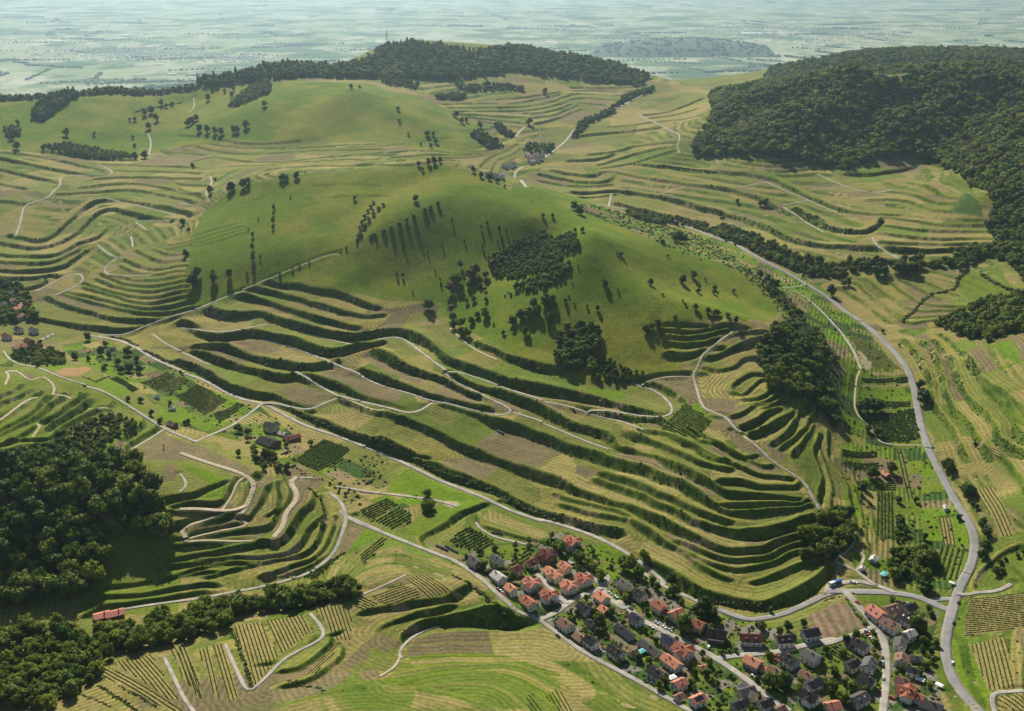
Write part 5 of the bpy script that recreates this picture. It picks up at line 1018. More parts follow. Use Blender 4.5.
def joined(me_c, me_t):
    """crown and trunk of one tree in a single mesh, for woods that read as one mass"""
    bm = bmesh.new(); bm.from_mesh(me_c); nf = len(bm.faces); bm.from_mesh(me_t); bm.faces.ensure_lookup_table()
    for f in bm.faces[nf:]: f.material_index = 1
    me = bpy.data.meshes.new('tree'); bm.to_mesh(me); bm.free(); me.materials.append(me_c.materials[0]); me.materials.append(MATS['bark']); return me
def stuff_instances(name, label, meshes, pts, scl, rz):
    """one object whose points each carry a copy of one of the meshes"""
    col = bpy.data.collections.new(name+'_kinds')
    for k, me in enumerate(meshes): col.objects.link(bpy.data.objects.new('%s_kind_%d' % (name, k), me))
    me = bpy.data.meshes.new(name); n_ = len(pts); me.vertices.add(n_); me.vertices.foreach_set('co', np.asarray(pts, np.float32).ravel())
    scl = np.asarray(scl, np.float32)
    if scl.ndim == 1: scl = np.repeat(scl[:, None], 3, 1)
    a = me.attributes.new('scl', 'FLOAT_VECTOR', 'POINT'); a.data.foreach_set('vector', scl.ravel())
    a = me.attributes.new('rot', 'FLOAT_VECTOR', 'POINT'); rv = np.zeros((n_, 3), np.float32); rv[:, 2] = rz; a.data.foreach_set('vector', rv.ravel())
    a = me.attributes.new('vid', 'INT', 'POINT'); a.data.foreach_set('value', nrs.randint(0, len(meshes), n_).astype(np.int32))
    ng = bpy.data.node_groups.new(name, 'GeometryNodeTree')
    ng.interface.new_socket('Geometry', in_out='INPUT', socket_type='NodeSocketGeometry'); ng.interface.new_socket('Geometry', in_out='OUTPUT', socket_type='NodeSocketGeometry')
    g = lambda t: ng.nodes.new(t)
    i = g('NodeGroupInput'); o = g('NodeGroupOutput'); ip = g('GeometryNodeInstanceOnPoints'); ci = g('GeometryNodeCollectionInfo')
    ci.inputs['Collection'].default_value = col; ci.inputs['Separate Children'].default_value = True; ci.inputs['Reset Children'].default_value = True
    def attr(nm, dt):
        q = g('GeometryNodeInputNamedAttribute'); q.data_type = dt; q.inputs['Name'].default_value = nm; return q.outputs['Attribute']
    e2r = g('FunctionNodeEulerToRotation')
    lk = ng.links.new
    lk(i.outputs[0], ip.inputs['Points']); lk(ci.outputs[0], ip.inputs['Instance']); ip.inputs['Pick Instance'].default_value = True
    lk(attr('vid', 'INT'), ip.inputs['Instance Index']); lk(attr('rot', 'FLOAT_VECTOR'), e2r.inputs[0]); lk(e2r.outputs[0], ip.inputs['Rotation']); lk(attr('scl', 'FLOAT_VECTOR'), ip.inputs['Scale'])
    lk(ip.outputs[0], o.inputs[0])
    ob = link(name, me); md = ob.modifiers.new('scatter', 'NODES'); md.node_group = ng
    setp(ob, label, 'vegetation', kind='stuff'); return ob
def scatter(poly, sp, jit=.42):
    q = np.asarray(poly)[:, :2]; x0, y0 = q.min(0); x1, y1 = q.max(0)
    X, Y = np.meshgrid(np.arange(x0, x1, sp), np.arange(y0, y1, sp*.9)); X = X+(np.arange(X.shape[0]) % 2)[:, None]*sp/2
    X = X+nrs.uniform(-jit, jit, X.shape)*sp; Y = Y+nrs.uniform(-jit, jit, Y.shape)*sp
    m = inpoly(X, Y, q); return np.stack([X[m], Y[m]], 1)
# ---- woods: outline on the ground, spacing, mean height, kinds, group, label
WOODS = [
 ('near', P("0,462 60,462 95,460 128,464 150,477 162,500 168,522 166,538 140,540 108,540 104,565 98,588 70,600 0,608"), 8.6, 16.5, ('leafy','dark','leafy','dark'), 'trees of the dark wood above the shaded terraces', 'round-crowned dark green tree in the dense wood above the shaded terraces'),
 ('near', P("0,630 60,630 90,634 130,630 150,622 200,611 250,600 320,590 365,588 372,594 330,602 240,613 222,632 190,640 160,645 120,655 106,664 98,680 75,694 55,704 50,711 0,711"), 7.2, 11.5, ('leafy','leafy','light','dark','leafy'), 'trees of the valley belt below the red barns', 'leafy tree in the green valley belt between the red barns and the vineyard'),
 ('far', P("690,153 695,140 705,130 715,112 708,96 735,91 760,84 805,78 860,78 910,78 1024,78 1075,80 1075,240 1024,236 1002,215 988,195 960,178 938,162 915,157 885,158 860,164 845,170 825,166 790,160 740,157"), 10.5, 15.5, ('leafy','leafy','dark','leafy','light','leafy','dark','leafy','leafy','brown'), None, None),
 ('far', P("988,212 1000,205 1075,220 1075,300 1024,285 1000,250 985,228"), 8.5, 12.5, ('leafy','dark'), None, None),
 ('far', P("893,268 905,258 940,264 962,252 1000,242 1024,238 1060,240 1060,275 1020,272 1003,262 985,258 960,270 940,266 915,274"), 8, 10, ('leafy','dark'), None, None),
 ('far', P("932,325 960,316 978,305 1000,300 1024,294 1060,300 1060,350 1024,336 1010,333 990,342 972,340 960,334"), 8.0, 12, ('leafy','dark','leafy'), None, None),
 ('far', P("195,84 240,76 270,68 330,57 385,47 440,48 480,56 512,64 500,75 480,78 450,80 400,80 340,79 280,80 200,88"), 10, 15, ('dark','conifer','dark','leafy'), None, None),
 ('far', P("0,98 60,93 110,90 200,84 200,88 110,94 60,97 0,101"), 8, 10, ('dark','leafy'), None, None),
 ('far', P("470,53 530,50 600,60 650,77 640,86 600,82 560,78 500,72"), 11, 13, ('leafy','dark'), None, None),
 ('far', P("757,352 772,332 788,324 815,352 826,382 838,412 842,434 826,416 805,397 785,394 770,386 760,370"), 7.5, 11, ('dark','leafy'), None, None),
 ('far', P("756,283 775,288 795,305 812,330 818,348 800,330 785,308"), 7.5, 6, ('dark','leafy'), None, None),
 ('far', P("487,260 520,240 545,232 575,234 578,247 560,262 545,272 525,278 495,277"), 4.2, 5.5, ('dark','leafy'), None, None),
 ('far', P("519,286 555,267 570,263 568,275 545,291 523,295"), 4.2, 5.5, ('dark','leafy'), None, None),
 ('far', P("556,338 575,326 597,330 600,350 596,372 565,374 553,362"), 5.5, 9.5, ('dark','leafy'), None, None),
 ('far', P("598,355 620,365 645,378 640,384 590,384"), 5.5, 5.5, ('dark',), None, None),
 ('far', T(720,440,"500,430 560,392 640,372 690,440 680,520 600,602 480,627 400,602 440,500"), 6.5, 11, ('dark','leafy'), None, None),
 ('far', T(180,80,"250,140 330,62 430,8 470,30 460,70 380,100 290,140"), 7, 9, ('leafy','dark'), None, None),
 ('far', T(0,80,"160,190 230,112 380,55 390,95 300,150 210,215"), 6.5, 13, ('conifer','dark'), None, None),
 ('far', T(0,80,"20,255 60,240 112,260 110,285 25,290"), 6, 7, ('dark',), None, None),
 ('far', T(720,200,"0,135 200,205 300,250 420,300 560,335 740,312 880,312 880,332 740,360 600,398 500,398 400,370 250,310 130,250 0,190"), 7, 9, ('dark','leafy'), None, None),
 ('far', T(540,80,"160,292 210,222 330,172 420,92 560,42 600,42 540,80 440,112 350,182 250,232 190,292"), 8, 10, ('leafy','dark'), None, None),
 ('far', T(540,200,"440,62 560,75 680,90 820,120 1000,190 1023,210 1023,250 940,210 800,150 660,120 480,100"), 8, 8, ('dark','leafy'), None, None),
 ('far', T(0,200,"0,402 80,432 150,502 170,562 200,622 0,640"), 8, 9, ('dark','leafy'), None, None),
 ('far', T(0,320,"60,172 200,142 330,172 340,222 200,242 60,202"), 6.5, 6, ('leafy','light','dark'), None, None),
 ('far', T(0,320,"280,602 400,542 560,482 740,542 600,602 520,690 300,711"), 6, 6, ('dark','leafy'), None, None),
 ('far', T(0,440,"0,95 100,70 300,20 330,95 200,120 0,160"), 6.5, 7, ('leafy','dark'), None, None),
 ('far', T(360,80,"560,285 600,265 700,310 740,350 650,352"), 7, 8, ('dark',), None, None),
 ('far', T(360,80,"680,235 720,225 790,290 740,292"), 7, 8, ('dark',), None, None),
 ('far', T(360,80,"370,92 480,72 550,85 490,107"), 7, 9, ('dark',), None, None),
 ('far', T(360,80,"100,10 200,5 300,30 280,55 240,45 150,30"), 9, 9, ('dark',), None, None),
 ('far', T(360,80,"460,20 560,30 620,25 740,30 840,35 840,60 740,55 640,55 540,60"), 9, 9, ('dark',), None, None),
 ('far', T(0,80,"215,345 340,330 480,350 650,385 680,400 560,405 460,405 340,378"), 6, 7, ('dark','leafy'), None, None),
 ('far', T(824,440,"380,400 430,420 420,520 360,530"), 5.5, 6, ('dark','leafy'), None, None),
 ('far', T(824,440,"330,600 400,555 520,560 590,610 560,680 480,711 330,711"), 6, 7, ('dark','leafy'), None, None),
 ('far', T(824,440,"850,711 900,610 1000,560 1023,555 1023,590 930,640 900,711"), 6, 6, ('dark','leafy'), None, None),
 ('far', T(720,320,"300,40 380,20 500,60 560,160 600,230 560,240 480,180 400,120"), 7, 8, ('dark','leafy'), None, None),
 ('far', T(824,200,"560,645 700,605 720,570 620,600"), 6, 6, ('dark',), None, None),
 ('far', T(180,440,"380,70 480,60 500,120 560,160 480,170 380,130"), 6, 6, ('leafy','dark'), None, None),
 ('far', T(180,572,"820,150 700,110 640,90 700,85 860,60 900,120"), 6, 7, ('dark','leafy'), None, None),
 ('far', T(360,80,"830,360 860,330 920,340 990,330 1000,375 940,385"), 9, 9, ('dark','leafy'), None, None),
]
# ---- single trees one can pick out: (tile, label, group, kind, "x,y,height in tile pixels")
SINGLES = [
 (180,200,'dark', "lone dark tree on the shaded grass slope beside the fan of terraces", "trees on the shaded slope beside the terrace fan", "85,400,65 65,440,62 172,420,52 168,375,22 253,395,48 30,285,40 343,380,20"),
 (180,200,'dark', "small tree in the column climbing the shaded grass slope", "column of small trees on the shaded slope", "372,310,40 370,255,38 372,190,28 402,108,16 350,155,14 480,50,32 478,80,26 475,120,36 475,150,28 410,297,18"),
 (180,200,'dark', "bushy tree in the slanting double row high on the grassy hill", "slanting row of trees high on the grassy hill", "990,20,28 975,40,28 960,65,30 945,90,32 930,120,32 920,150,30 910,190,30 905,215,26 990,180,20 985,55,22 965,95,22 950,130,22"),
 (180,200,'leafy', "low bush beside the pale footpath crossing the grassy hill", "bushes along the hill footpath", "850,250,16 820,258,14 575,355,18 610,340,15 510,385,20 660,322,14 15,130,40 45,165,26"),
 (360,200,'dark', "slim dark tree on the steep shaded face below the summit", "slim trees on the steep face below the summit", "190,395,48 218,395,48 270,475,30 385,370,28 415,445,30 228,235,26 340,240,32 420,230,32 470,110,32 305,175,30 295,180,20 535,220,36 628,250,38 618,150,46 650,130,46 712,160,52 748,165,36 705,225,42 880,10,18"),
 (360,200,'leafy', "green tree in the clump between the summit and the scrub wood", "clump of trees in the hollow below the summit", "585,380,62 500,430,72 475,420,50 600,420,42 555,450,38 350,560,78 570,630,42 515,650,62 475,660,52 520,690,50 550,700,55 640,600,62 600,600,38 545,530,32 580,520,32 645,520,30"),
 (360,200,'brown', "brownish bare-crowned tree beside the scrub wood on the hill", "brownish trees beside the scrub wood", "515,345,46 562,405,68 640,400,48 680,345,55 465,470,62 615,450,30 640,465,26 465,578,54 410,415,22"),
 (360,200,'dark', "dark bush on the bright grass of the rounded knoll", "bushes on the bright grass of the knoll", "770,490,20 740,495,14 755,480,12 800,460,46 683,640,16 845,690,52 733,690,28 965,630,48 905,590,62 860,600,62 820,610,58 780,640,52 945,545,62 980,530,52 885,545,50 990,600,18"),
 (360,200,'dark', "small tree in the hedge row running up to the summit ridge", "hedge row running up to the summit ridge", "20,140,32 45,110,32 70,80,32 95,50,32 120,30,28 5,180,28 330,60,38 360,45,36 400,25,34 275,90,36 240,110,32 200,130,32 160,150,32 120,165,30 80,185,30 55,192,28"),
 (540,200,'dark', "small dark bush on the long sunny ridge of the knoll", "bushes on the sunny ridge of the knoll", "335,440,38 325,420,28 340,475,20 398,468,16 565,435,38 628,490,16 730,520,14 745,540,16 690,610,24 295,565,34 240,550,20 45,620,48 72,600,20 60,540,42 35,520,46 130,525,28 195,345,12 165,430,10 145,495,12 175,535,14"),
 (540,200,'dark', "dark tree casting a long shadow in the grass bowl east of the knoll", "trees in the grass bowl east of the knoll", "728,425,48 785,400,44 810,475,28 895,460,28 890,480,28 990,475,24 795,560,34 860,580,38 890,590,38 910,590,32 960,600,32 1000,630,38 845,410,14 655,290,16 415,285,26 395,280,20"),
 (540,200,'dark', "tree at the foot of the knoll beside the black shaded copse", "trees beside the shaded copse", "540,675,44 570,660,40 600,650,48 625,680,40 555,690,36 1010,15,24"),
 (540,200,'dark', "round dark tree standing in the valley gardens behind the hill", "round trees behind the hill", "715,215,60 690,210,40 740,215,40 205,75,52 175,50,50 65,90,24 15,90,24 180,165,26 215,165,30 625,225,26"),
 (360,80,'dark', "tiny dark tree on the far grass slope above the hidden hamlet", "tiny trees on the far grass slope", "320,465,24 285,620,38 248,285,18 195,155,22 202,215,18 340,285,28 350,285,28 375,285,24 390,325,26 362,345,26 312,335,18 490,190,34 520,220,34 545,215,28 615,245,34 300,440,30 350,435,40 380,430,40 410,420,32 580,470,34 620,500,34 660,510,34 700,525,30 740,550,18 1000,350,34 865,230,44 945,70,50"),
 (180,80,'dark', "dark tree on the saddle meadow in front of the far ridge", "trees on the saddle meadows", "290,270,45 275,270,38 338,245,42 432,135,34 265,570,52 255,570,40 325,550,52 350,530,32 350,560,28 530,515,38 515,515,30 545,510,28 600,500,34 590,505,28 565,605,14 893,615,26 228,65,22 145,105,42 265,85,28 275,55,20 875,45,26 920,45,20 155,580,42 180,520,22 65,450,30 60,225,45 40,235,35 80,210,35 100,265,40 140,270,42 180,275,42 210,280,40"),
 (0,80,'dark', "dark tree on the pasture hill beside the conifer stand", "trees on the pasture hill", "340,285,40 482,285,22 92,230,26 65,305,26 50,310,22 85,355,40 740,180,44 775,170,44 800,210,40 760,250,34 740,400,44 690,410,44 825,130,34 690,210,22 665,210,18 220,360,24 690,345,20 680,300,18 850,140,20 880,130,20"),
 (460,520,'leafy', "broad green tree on the lawn above the new village houses", "broad trees on the lawn above the new houses", "785,235,95 760,225,70 640,255,62 655,275,60 550,195,64 600,215,46 620,235,50 470,155,64 450,140,46 855,180,54 835,270,66 870,250,56", 4.655),
 (460,520,'dark', "dark garden tree squeezed between the village houses", "garden trees among the upper village houses", "105,235,58 240,290,55 700,445,46 650,500,76 640,465,50 625,445,44 430,450,36 515,480,40 545,440,30 735,545,46 640,530,40 30,180,30 600,480,36 985,300,60 960,320,54 930,310,56 1000,350,60 260,115,20 90,160,36", 4.655),
 (620,560,'dark', "tall dark tree behind the red and brown village roofs", "tall trees behind the village roofs", "400,250,95 375,255,80 425,270,70 300,330,90 385,280,64 690,590,80 720,600,84 770,585,84 660,320,44 475,440,28 855,310,44 780,330,54 700,240,30 150,110,44 170,140,44 640,270,40", 4.655),
 (620,560,'leafy', "light green garden tree by the lower village road", "garden trees by the lower village road", "185,600,46 330,590,46 345,610,34 400,540,46 425,570,34 380,520,34 460,690,40 610,700,34 980,610,56 1000,540,44 920,590,44", 4.655),
 (804,560,'leafy', "round tree standing on the parking strip beside the junction", "round trees on the parking strip", "210,140,56 270,140,56 330,140,56", 4.655),
 (804,560,'dark', "dark tree beside the house rows along the village street", "dark trees along the village street", "410,205,38 550,125,88 565,150,60 420,90,64 195,385,44 525,320,84 545,335,60 240,365,44 140,610,56 185,670,56 290,625,50 230,610,56 140,530,44 580,240,34 590,260,30 610,400,40 595,440,40 600,480,34 160,650,46 210,690,46 250,625,34", 4.655),
 (360,440,'leafy', "pair of round trees beside the pale track on the bright meadow", "round trees beside the track on the bright meadow", "345,365,70 345,290,50 330,360,55 365,350,56"),
 (180,320,'leafy', "tree beside the dark-roofed farm and its lane", "trees around the dark-roofed farm", "300,575,50 350,590,50 345,620,40 300,695,40 440,700,56 470,705,46 670,640,34 515,465,52 375,670,40 545,650,34 230,360,50 160,330,34 700,530,30"),
 (0,320,'dark', "small tree among the garden plots beside the curving lane", "small trees among the garden plots", "540,135,34 515,180,50 385,205,44 655,180,50 660,265,50 715,270,50 560,195,40 605,230,40 450,105,44 205,135,36 775,490,36 820,525,30 860,560,50 890,555,44 965,530,28 945,535,26 870,440,32 720,420,30 655,415,30 530,260,28 455,210,30 540,250,30 925,275,20 700,215,36 620,270,44"),
 (824,320,'dark', "dark round tree in the orchard beside the main road", "round trees in the orchard beside the main road", "215,465,70 255,470,80 285,465,64 185,470,60 275,590,50 225,570,40 505,430,80 520,420,64 490,350,50 490,250,20 385,135,20 300,65,20 770,640,20"),
 (824,440,'dark', "roadside tree on the grassy verge right of the main road", "roadside trees on the grassy verge", "630,150,66 645,170,60 740,290,70 715,270,60 805,450,60 830,495,64 800,520,50 820,560,56 810,610,60 345,170,66 240,195,64 190,270,60 205,250,50 270,190,36 690,410,34 515,510,40 500,640,80 540,650,90 560,630,76 470,320,36 380,320,36 780,355,30 760,340,24"),
 (720,200,'dark', "tree at the edge of the gardens beside the straight road", "trees beside the straight valley road", "570,490,64 655,435,46 630,440,36 205,400,46 240,420,44 265,440,44 290,450,46 150,370,24 230,30,44 210,30,36 5,85,36 800,390,56 840,380,50 930,370,70 960,380,80 985,375,60 900,370,56 425,395,20"),
]
trees = []                                                     # x, y, height, kind, group, label, forced
for e in SINGLES:
    ox, oy, kind, lab, grp, s = e[:6]; k = e[6] if len(e) > 6 else K
    tp = [tuple(float(c) for c in q.split(',')) for q in s.split()]
    w3 = land([(ox+a/k, oy+b/k) for a, b, h in tp])
    for (a, b, h), p in zip(tp, w3):
        dist = math.sqrt(p[0]**2+p[1]**2+(CAMZ-p[2])**2)
        hm = h/k*dist/FPX/.93
        trees.append([p[0], p[1], min(max(hm, 2.2), 17), kind, grp, lab, True])
gv = scatter(land(P("455,560 480,548 560,535 640,580 700,612 760,624 800,644 850,612 920,614 928,660 938,705 690,711 620,670 540,620")), 14.5)
for x, y in gv[~inpoly(gv[:, 0], gv[:, 1], plq)]: trees.append([x, y, rnd.uniform(3.5, 7.5), rnd.choice(('dark', 'leafy', 'leafy', 'dark', 'light')), 'small garden trees between the village houses', 'small bushy garden tree between the village houses', True])
WORLD_WOODS = [([(560, 2330), (520, 2560), (900, 2560), (1700, 2500), (1700, 1950), (1150, 1950), (900, 2250)], 10.5, 15, ('leafy', 'leafy', 'dark', 'leafy')), ([(520, 2560), (640, 2950), (760, 3300), (1800, 3350), (1800, 2400), (900, 2380)], 12, 15, ('leafy', 'leafy', 'dark'))]
for q, sp, h, kinds in WORLD_WOODS: WOODS.append(('world', q, sp, h, kinds, None, None))
for typ, px, sp, h, kinds, grp, lab in WOODS:
    poly = np.array(px) if typ == 'world' else land(px) if max(q[1] for q in px) > 100 else hit(px)
    for x, y in scatter(poly, sp):
        if any(False for _ in ()): continue
        kd = kinds[rnd.randrange(len(kinds))]
        trees.append([x, y, h*rnd.uniform(.5, 1.42)*(1.15 if kd == 'conifer' else 1), kd, grp, lab, False])
T_ = np.array([[t[0], t[1], t[2]] for t in trees]); tz = zg(T_[:, 0], T_[:, 1])
# keep houses and carriageways clear
def clear_of_houses(X, Y, extra):
    ok = np.ones(len(X), bool)
    for hx_, hy_, r_ in foot: ok &= (X-hx_)**2+(Y-hy_)**2 > (r_+extra)**2
    return ok
rp = np.concatenate([p for p, w_, k in road_lines]); rw = np.concatenate([np.full(len(p), w_/2) for p, w_, k in road_lines])
def clear_of_roads(X, Y, extra):
    ok = np.ones(len(X), bool)
    cell = {}
    for (x, y), r_ in zip(rp, rw): cell.setdefault((int(x//10), int(y//10)), []).append((x, y, r_))
    for i, (x, y) in enumerate(zip(X, Y)):
        cxi, cyi = int(x//10), int(y//10)
        for a in (-1, 0, 1):
            for b in (-1, 0, 1):
                for q in cell.get((cxi+a, cyi+b), ()):
                    if (q[0]-x)**2+(q[1]-y)**2 < (q[2]+extra)**2: ok[i] = False
    return ok
okr = clear_of_roads(T_[:, 0], T_[:, 1], .8) & clear_of_houses(T_[:, 0], T_[:, 1], .2)
px_, py_, dp_ = project(T_[:, 0], T_[:, 1], tz+T_[:, 2]*.6)
size = T_[:, 2]*FPX/dp_; inview = (px_ > -5) & (px_ < W+5) & (py_ > -5) & (py_ < HH+12)
forced = np.array([t[6] for t in trees]); has = np.array([t[4] is not None for t in trees])
cand = np.where(~forced & has & okr & inview)[0]; cand = cand[np.argsort(-size[cand])][:220]
single = set(cand.tolist()) | set(np.where(forced & okr & inview)[0].tolist())
def plant(x, y, z, h, kind, lab, grp):
    t = link('bush' if h < 4.2 else 'woodland_tree' if ('wood above' in lab or 'belt' in lab) else 'garden_tree' if 'garden' in lab else 'hillside_tree' if any(q in lab for q in ('slope', 'hill', 'knoll', 'summit', 'meadow')) else 'leafy_tree', None); h *= (.58 if 'slim' in (grp or '') else .62 if ('hedge row' in (grp or '') or 'slanting' in (grp or '')) else 1); cm, tm = TEMPL[kind][rnd.randrange(len(TEMPL[kind]))]
    t.location = (x, y, z-.05); sx = h*rnd.uniform(.88, 1.15)*(.66 if any(q in (grp or '') for q in ('slim', 'column')) else 1.35 if ('hedge row' in (grp or '') or 'slanting' in (grp or '')) else 1); t.scale = (sx, sx*rnd.uniform(.92, 1.08), h); t.rotation_euler = (0, 0, rnd.uniform(0, 6.28))
    link('trunk', tm, t); link('crown', cm, t); setp(t, lab, 'bush' if h < 4.2 else 'tree', grp)
for i in sorted(single): t = trees[i]; plant(t[0], t[1], tz[i], t[2], t[3], t[5], t[4])
bulk = {}
for i, t in enumerate(trees):
    if i in single or not okr[i]: continue
    bulk.setdefault(t[3], []).append((t[0], t[1], tz[i]-.1, t[2]))
FL = {'leafy': ('leafy_woodland', 'dense leafy green woodland covering the hills and valley edges'), 'dark': ('dark_woodland', 'dark green trees filling the woods, copses and belts'), 'light': ('light_woodland', 'lighter green trees mixed into the valley belt'), 'conifer': ('conifer_woodland', 'dark pointed conifers on the far wooded ridge'), 'brown': ('brown_woodland', 'scattered brownish trees mixed into the far wooded hill')}
for kd, L_ in bulk.items():
    a = np.array(L_); s3 = np.stack([a[:, 3]*nrs.uniform(.9, 1.25, len(a)), a[:, 3]*nrs.uniform(.9, 1.25, len(a)), a[:, 3]], 1)
    stuff_instances(FL[kd][0], FL[kd][1], [joined(*q) for q in TEMPL[kd]], a[:, :3], s3, nrs.uniform(0, 6.28, len(a)))
# ---- shrubs on the banks
sp_ = []; ss_ = []
for b in banks:
    p = b['p']; hh = b['hh']; sN = b['s'][-1]
    if hh.max() < 1.8: continue
    nb = int(sN*max(hh.mean(), 1.5)*1.45/3.6*(.3+1.0*b['bush']))
    dist = np.hypot(p[:, 0].mean(), p[:, 1].mean())
    if dist > 1500: nb = int(nb*.55)
    k = nrs.uniform(0, len(p)-1.001, nb); i = k.astype(int); f = k-i; q = p[i]*(1-f[:, None])+p[i+1]*f[:, None]; h = hh[i]*(1-f)+hh[i+1]*f
    clump = vnoise(q[:, 0], q[:, 1], 16, 77)+.5
    keep = (h > 1.2) & (nrs.rand(nb) < .35+clump)
    off = nrs.uniform(-.5, .62, nb)*h*1.05; q = q+b['n'][i]*off[:, None]
    s = nrs.uniform(.5, 1.3, nb)*np.where(nrs.rand(nb) < .06, 1.7, 1)*np.clip(h/5.5, .5, 1.1)*(.6+.5*clump)*(.5+.62*b['bush'])*(1.25 if dist > 1500 else 1)
    sp_.append(q[keep]); ss_.append(s[keep])
sp_ = np.concatenate(sp_); ss_ = np.concatenate(ss_)
# and on the smaller contour steps
rw_ = (ris > .6)*(ROWY[:, None]/800)**2.2; cs_ = np.cumsum(rw_.ravel()); pick = np.searchsorted(cs_, nrs.rand(6500)*cs_[-1]); pr, pc_ = pick//NU, pick % NU
q = np.stack([VX[pr, pc_]+nrs.uniform(-1, 1, len(pick)), VY[pr, pc_]+nrs.uniform(-1.5, 1.5, len(pick))], 1); kq = vnoise(q[:, 0], q[:, 1], 25, 78) > -.12
sp_ = np.concatenate([sp_, q[kq]]); ss_ = np.concatenate([ss_, nrs.uniform(.5, 1.15, kq.sum())])
# hedges along lanes and garden scrub
HEDGES = [(360,440,5,2.0,"60,0 180,40 300,105 420,165 540,205 660,255 790,320 880,365 960,385"),(180,320,4,1.8,"540,440 640,490 760,540 880,590 1000,630"),(540,440,4,1.8,"0,385 60,410 100,390"),(0,320,4,2.0,"560,85 640,100 720,150 840,205 960,250"),
 (180,440,3,1.4,"650,240 720,300 740,380 720,450"),(824,572,2.5,1.1,"0,150 60,128 110,130 150,190 215,285"),(180,320,3,1.2,"90,620 160,590 230,570"),(0,320,3,1.2,"420,290 490,318 560,288"),(620,560,4,1.6,"90,70 180,120 300,170 420,190 540,210 700,225 760,200",4.655),
 (360,572,5,1.8,"480,20 560,60 640,120 700,170 750,240"),(720,440,4,1.6,"600,590 650,560 720,570"),(0,80,4,2.2,"690,165 740,150 830,135 930,115"),(540,80,4,2,"600,438 640,442 760,458 900,470"),(824,200,6,2.4,"800,380 860,415 950,460 1000,480"),(824,200,6,2.0,"740,360 690,400 680,440 660,460 560,475 500,520 460,570 400,620"),
 (180,572,3,1.3,"550,560 600,560 680,590 740,605"),(180,572,3,1.3,"260,290 300,380 340,500 370,590"),(0,572,3,1.2,"500,580 580,630 660,680 700,711"),(0,572,2.5,1.0,"600,580 700,630 800,690"),(0,572,2.5,1.0,"400,620 480,650 560,690")]
for e in HEDGES:
    p = land(T(e[0], e[1], e[4], *(e[5:])))[:, :2]; p = resample(p, 1.1)
    p = p+nrs.uniform(-.5, .5, p.shape)*e[2]*.5; keep = nrs.rand(len(p)) < .85
    sp_ = np.concatenate([sp_, p[keep]]); ss_ = np.concatenate([ss_, e[3]*nrs.uniform(.6, 1.15, keep.sum())])
SCRUB = [(P(MEADOWS[0]), 27, .5), (P(MEADOWS[1]), 34, .7), (T(720,320,"150,200 280,60 480,60 600,200 640,420 600,440 420,330 300,300"), 8, 1.3), (P("690,158 740,160 790,163 845,172 860,168 790,156 740,153 692,150"), 7, 1.6), (P("700,238 800,278 880,348 905,392 945,478 970,560 955,592 870,583 850,560 845,500 838,450 815,370 790,325 765,290 730,262"), 11, 1.3),(P("70,347 140,352 255,404 360,467 425,500 340,482 240,442 150,392 90,365"), 11, 1.3),
 (P("455,560 570,532 640,578 700,612 760,624 800,642 850,610 920,612 930,660 940,705 690,711 620,668 540,618"), 5.2, 1.3),(P("575,208 640,215 700,236 740,262 700,262 640,235"), 10.5, 1.8),(T(180,440,"540,110 680,180 780,190 900,250 930,330 850,330 740,220 600,180"), 6, 1.6),
 (T(360,440,"0,90 120,60 150,110 130,190 30,230 0,200"), 6, 1.5),(T(824,440,"430,420 500,400 520,520 430,540"), 7, 1.4),(P("720,262 745,268 790,300 815,345 805,345 770,300"), 7, 1.8),(T(824,572,"680,380 740,380 800,540 840,620 800,620 720,500"), 8, .8),(T(824,572,"940,320 990,300 1023,420 1023,560 980,590 960,420"), 8, .8)]
for poly, sp2, sc in SCRUB:
    q = scatter(land(poly), sp2); q = q[~inpoly(q[:, 0], q[:, 1], plq)]; sp_ = np.concatenate([sp_, q]); ss_ = np.concatenate([ss_, sc*nrs.uniform(.5, 1.3, len(q))])
ok = clear_of_roads(sp_[:, 0], sp_[:, 1], .9) & clear_of_houses(sp_[:, 0], sp_[:, 1], .8); sp_ = sp_[ok]; ss_ = ss_[ok]
zz = zg(sp_[:, 0], sp_[:, 1])
SHRUB_PTS = (sp_, ss_, zz)
# ---- vine and orchard rows: (tile, "outline", "row direction", spacing, size, kind)
rpt = []; rsc = []; rrz = []
for e in ROWP:
    q = land(T(e[0], e[1], e[2], *(e[6:])))[:, :2]; dr = land(T(e[0], e[1], e[3], *(e[6:])))[:, :2]; d = dr[1]-dr[0]; d /= np.linalg.norm(d)
    nn = np.array([-d[1], d[0]]); u = q@d; v = q@nn
    for vv in np.arange(v.min()+.8, v.max(), e[4]):
        t = np.arange(u.min(), u.max(), e[5]*1.05); t = t+nrs.uniform(-.3, .3, len(t))*e[5]
        pt = t[:, None]*d+vv*nn+nrs.uniform(-.12, .12, (len(t), 2)); m = inpoly(pt[:, 0], pt[:, 1], q) & (nrs.rand(len(t)) > .06)
        rpt.append(pt[m]); rsc.append(e[5]*nrs.uniform(.75, 1.2, m.sum())); rrz.append(np.full(m.sum(), math.atan2(d[1], d[0])))
rpt = np.concatenate(rpt); rsc = np.concatenate(rsc); rrz = np.concatenate(rrz); ok = clear_of_roads(rpt[:, 0], rpt[:, 1], .3) & clear_of_houses(rpt[:, 0], rpt[:, 1], 0); rpt = rpt[ok]; rsc = rsc[ok]; rrz = rrz[ok]
s3 = np.stack([rsc*1.15, rsc*.75, rsc*1.25], 1)
stuff_instances('vine_rows', 'rows of green vines and orchard bushes on the nearer plots', VINES, np.column_stack([rpt, zg(rpt[:, 0], rpt[:, 1])-.1]), s3, rrz)
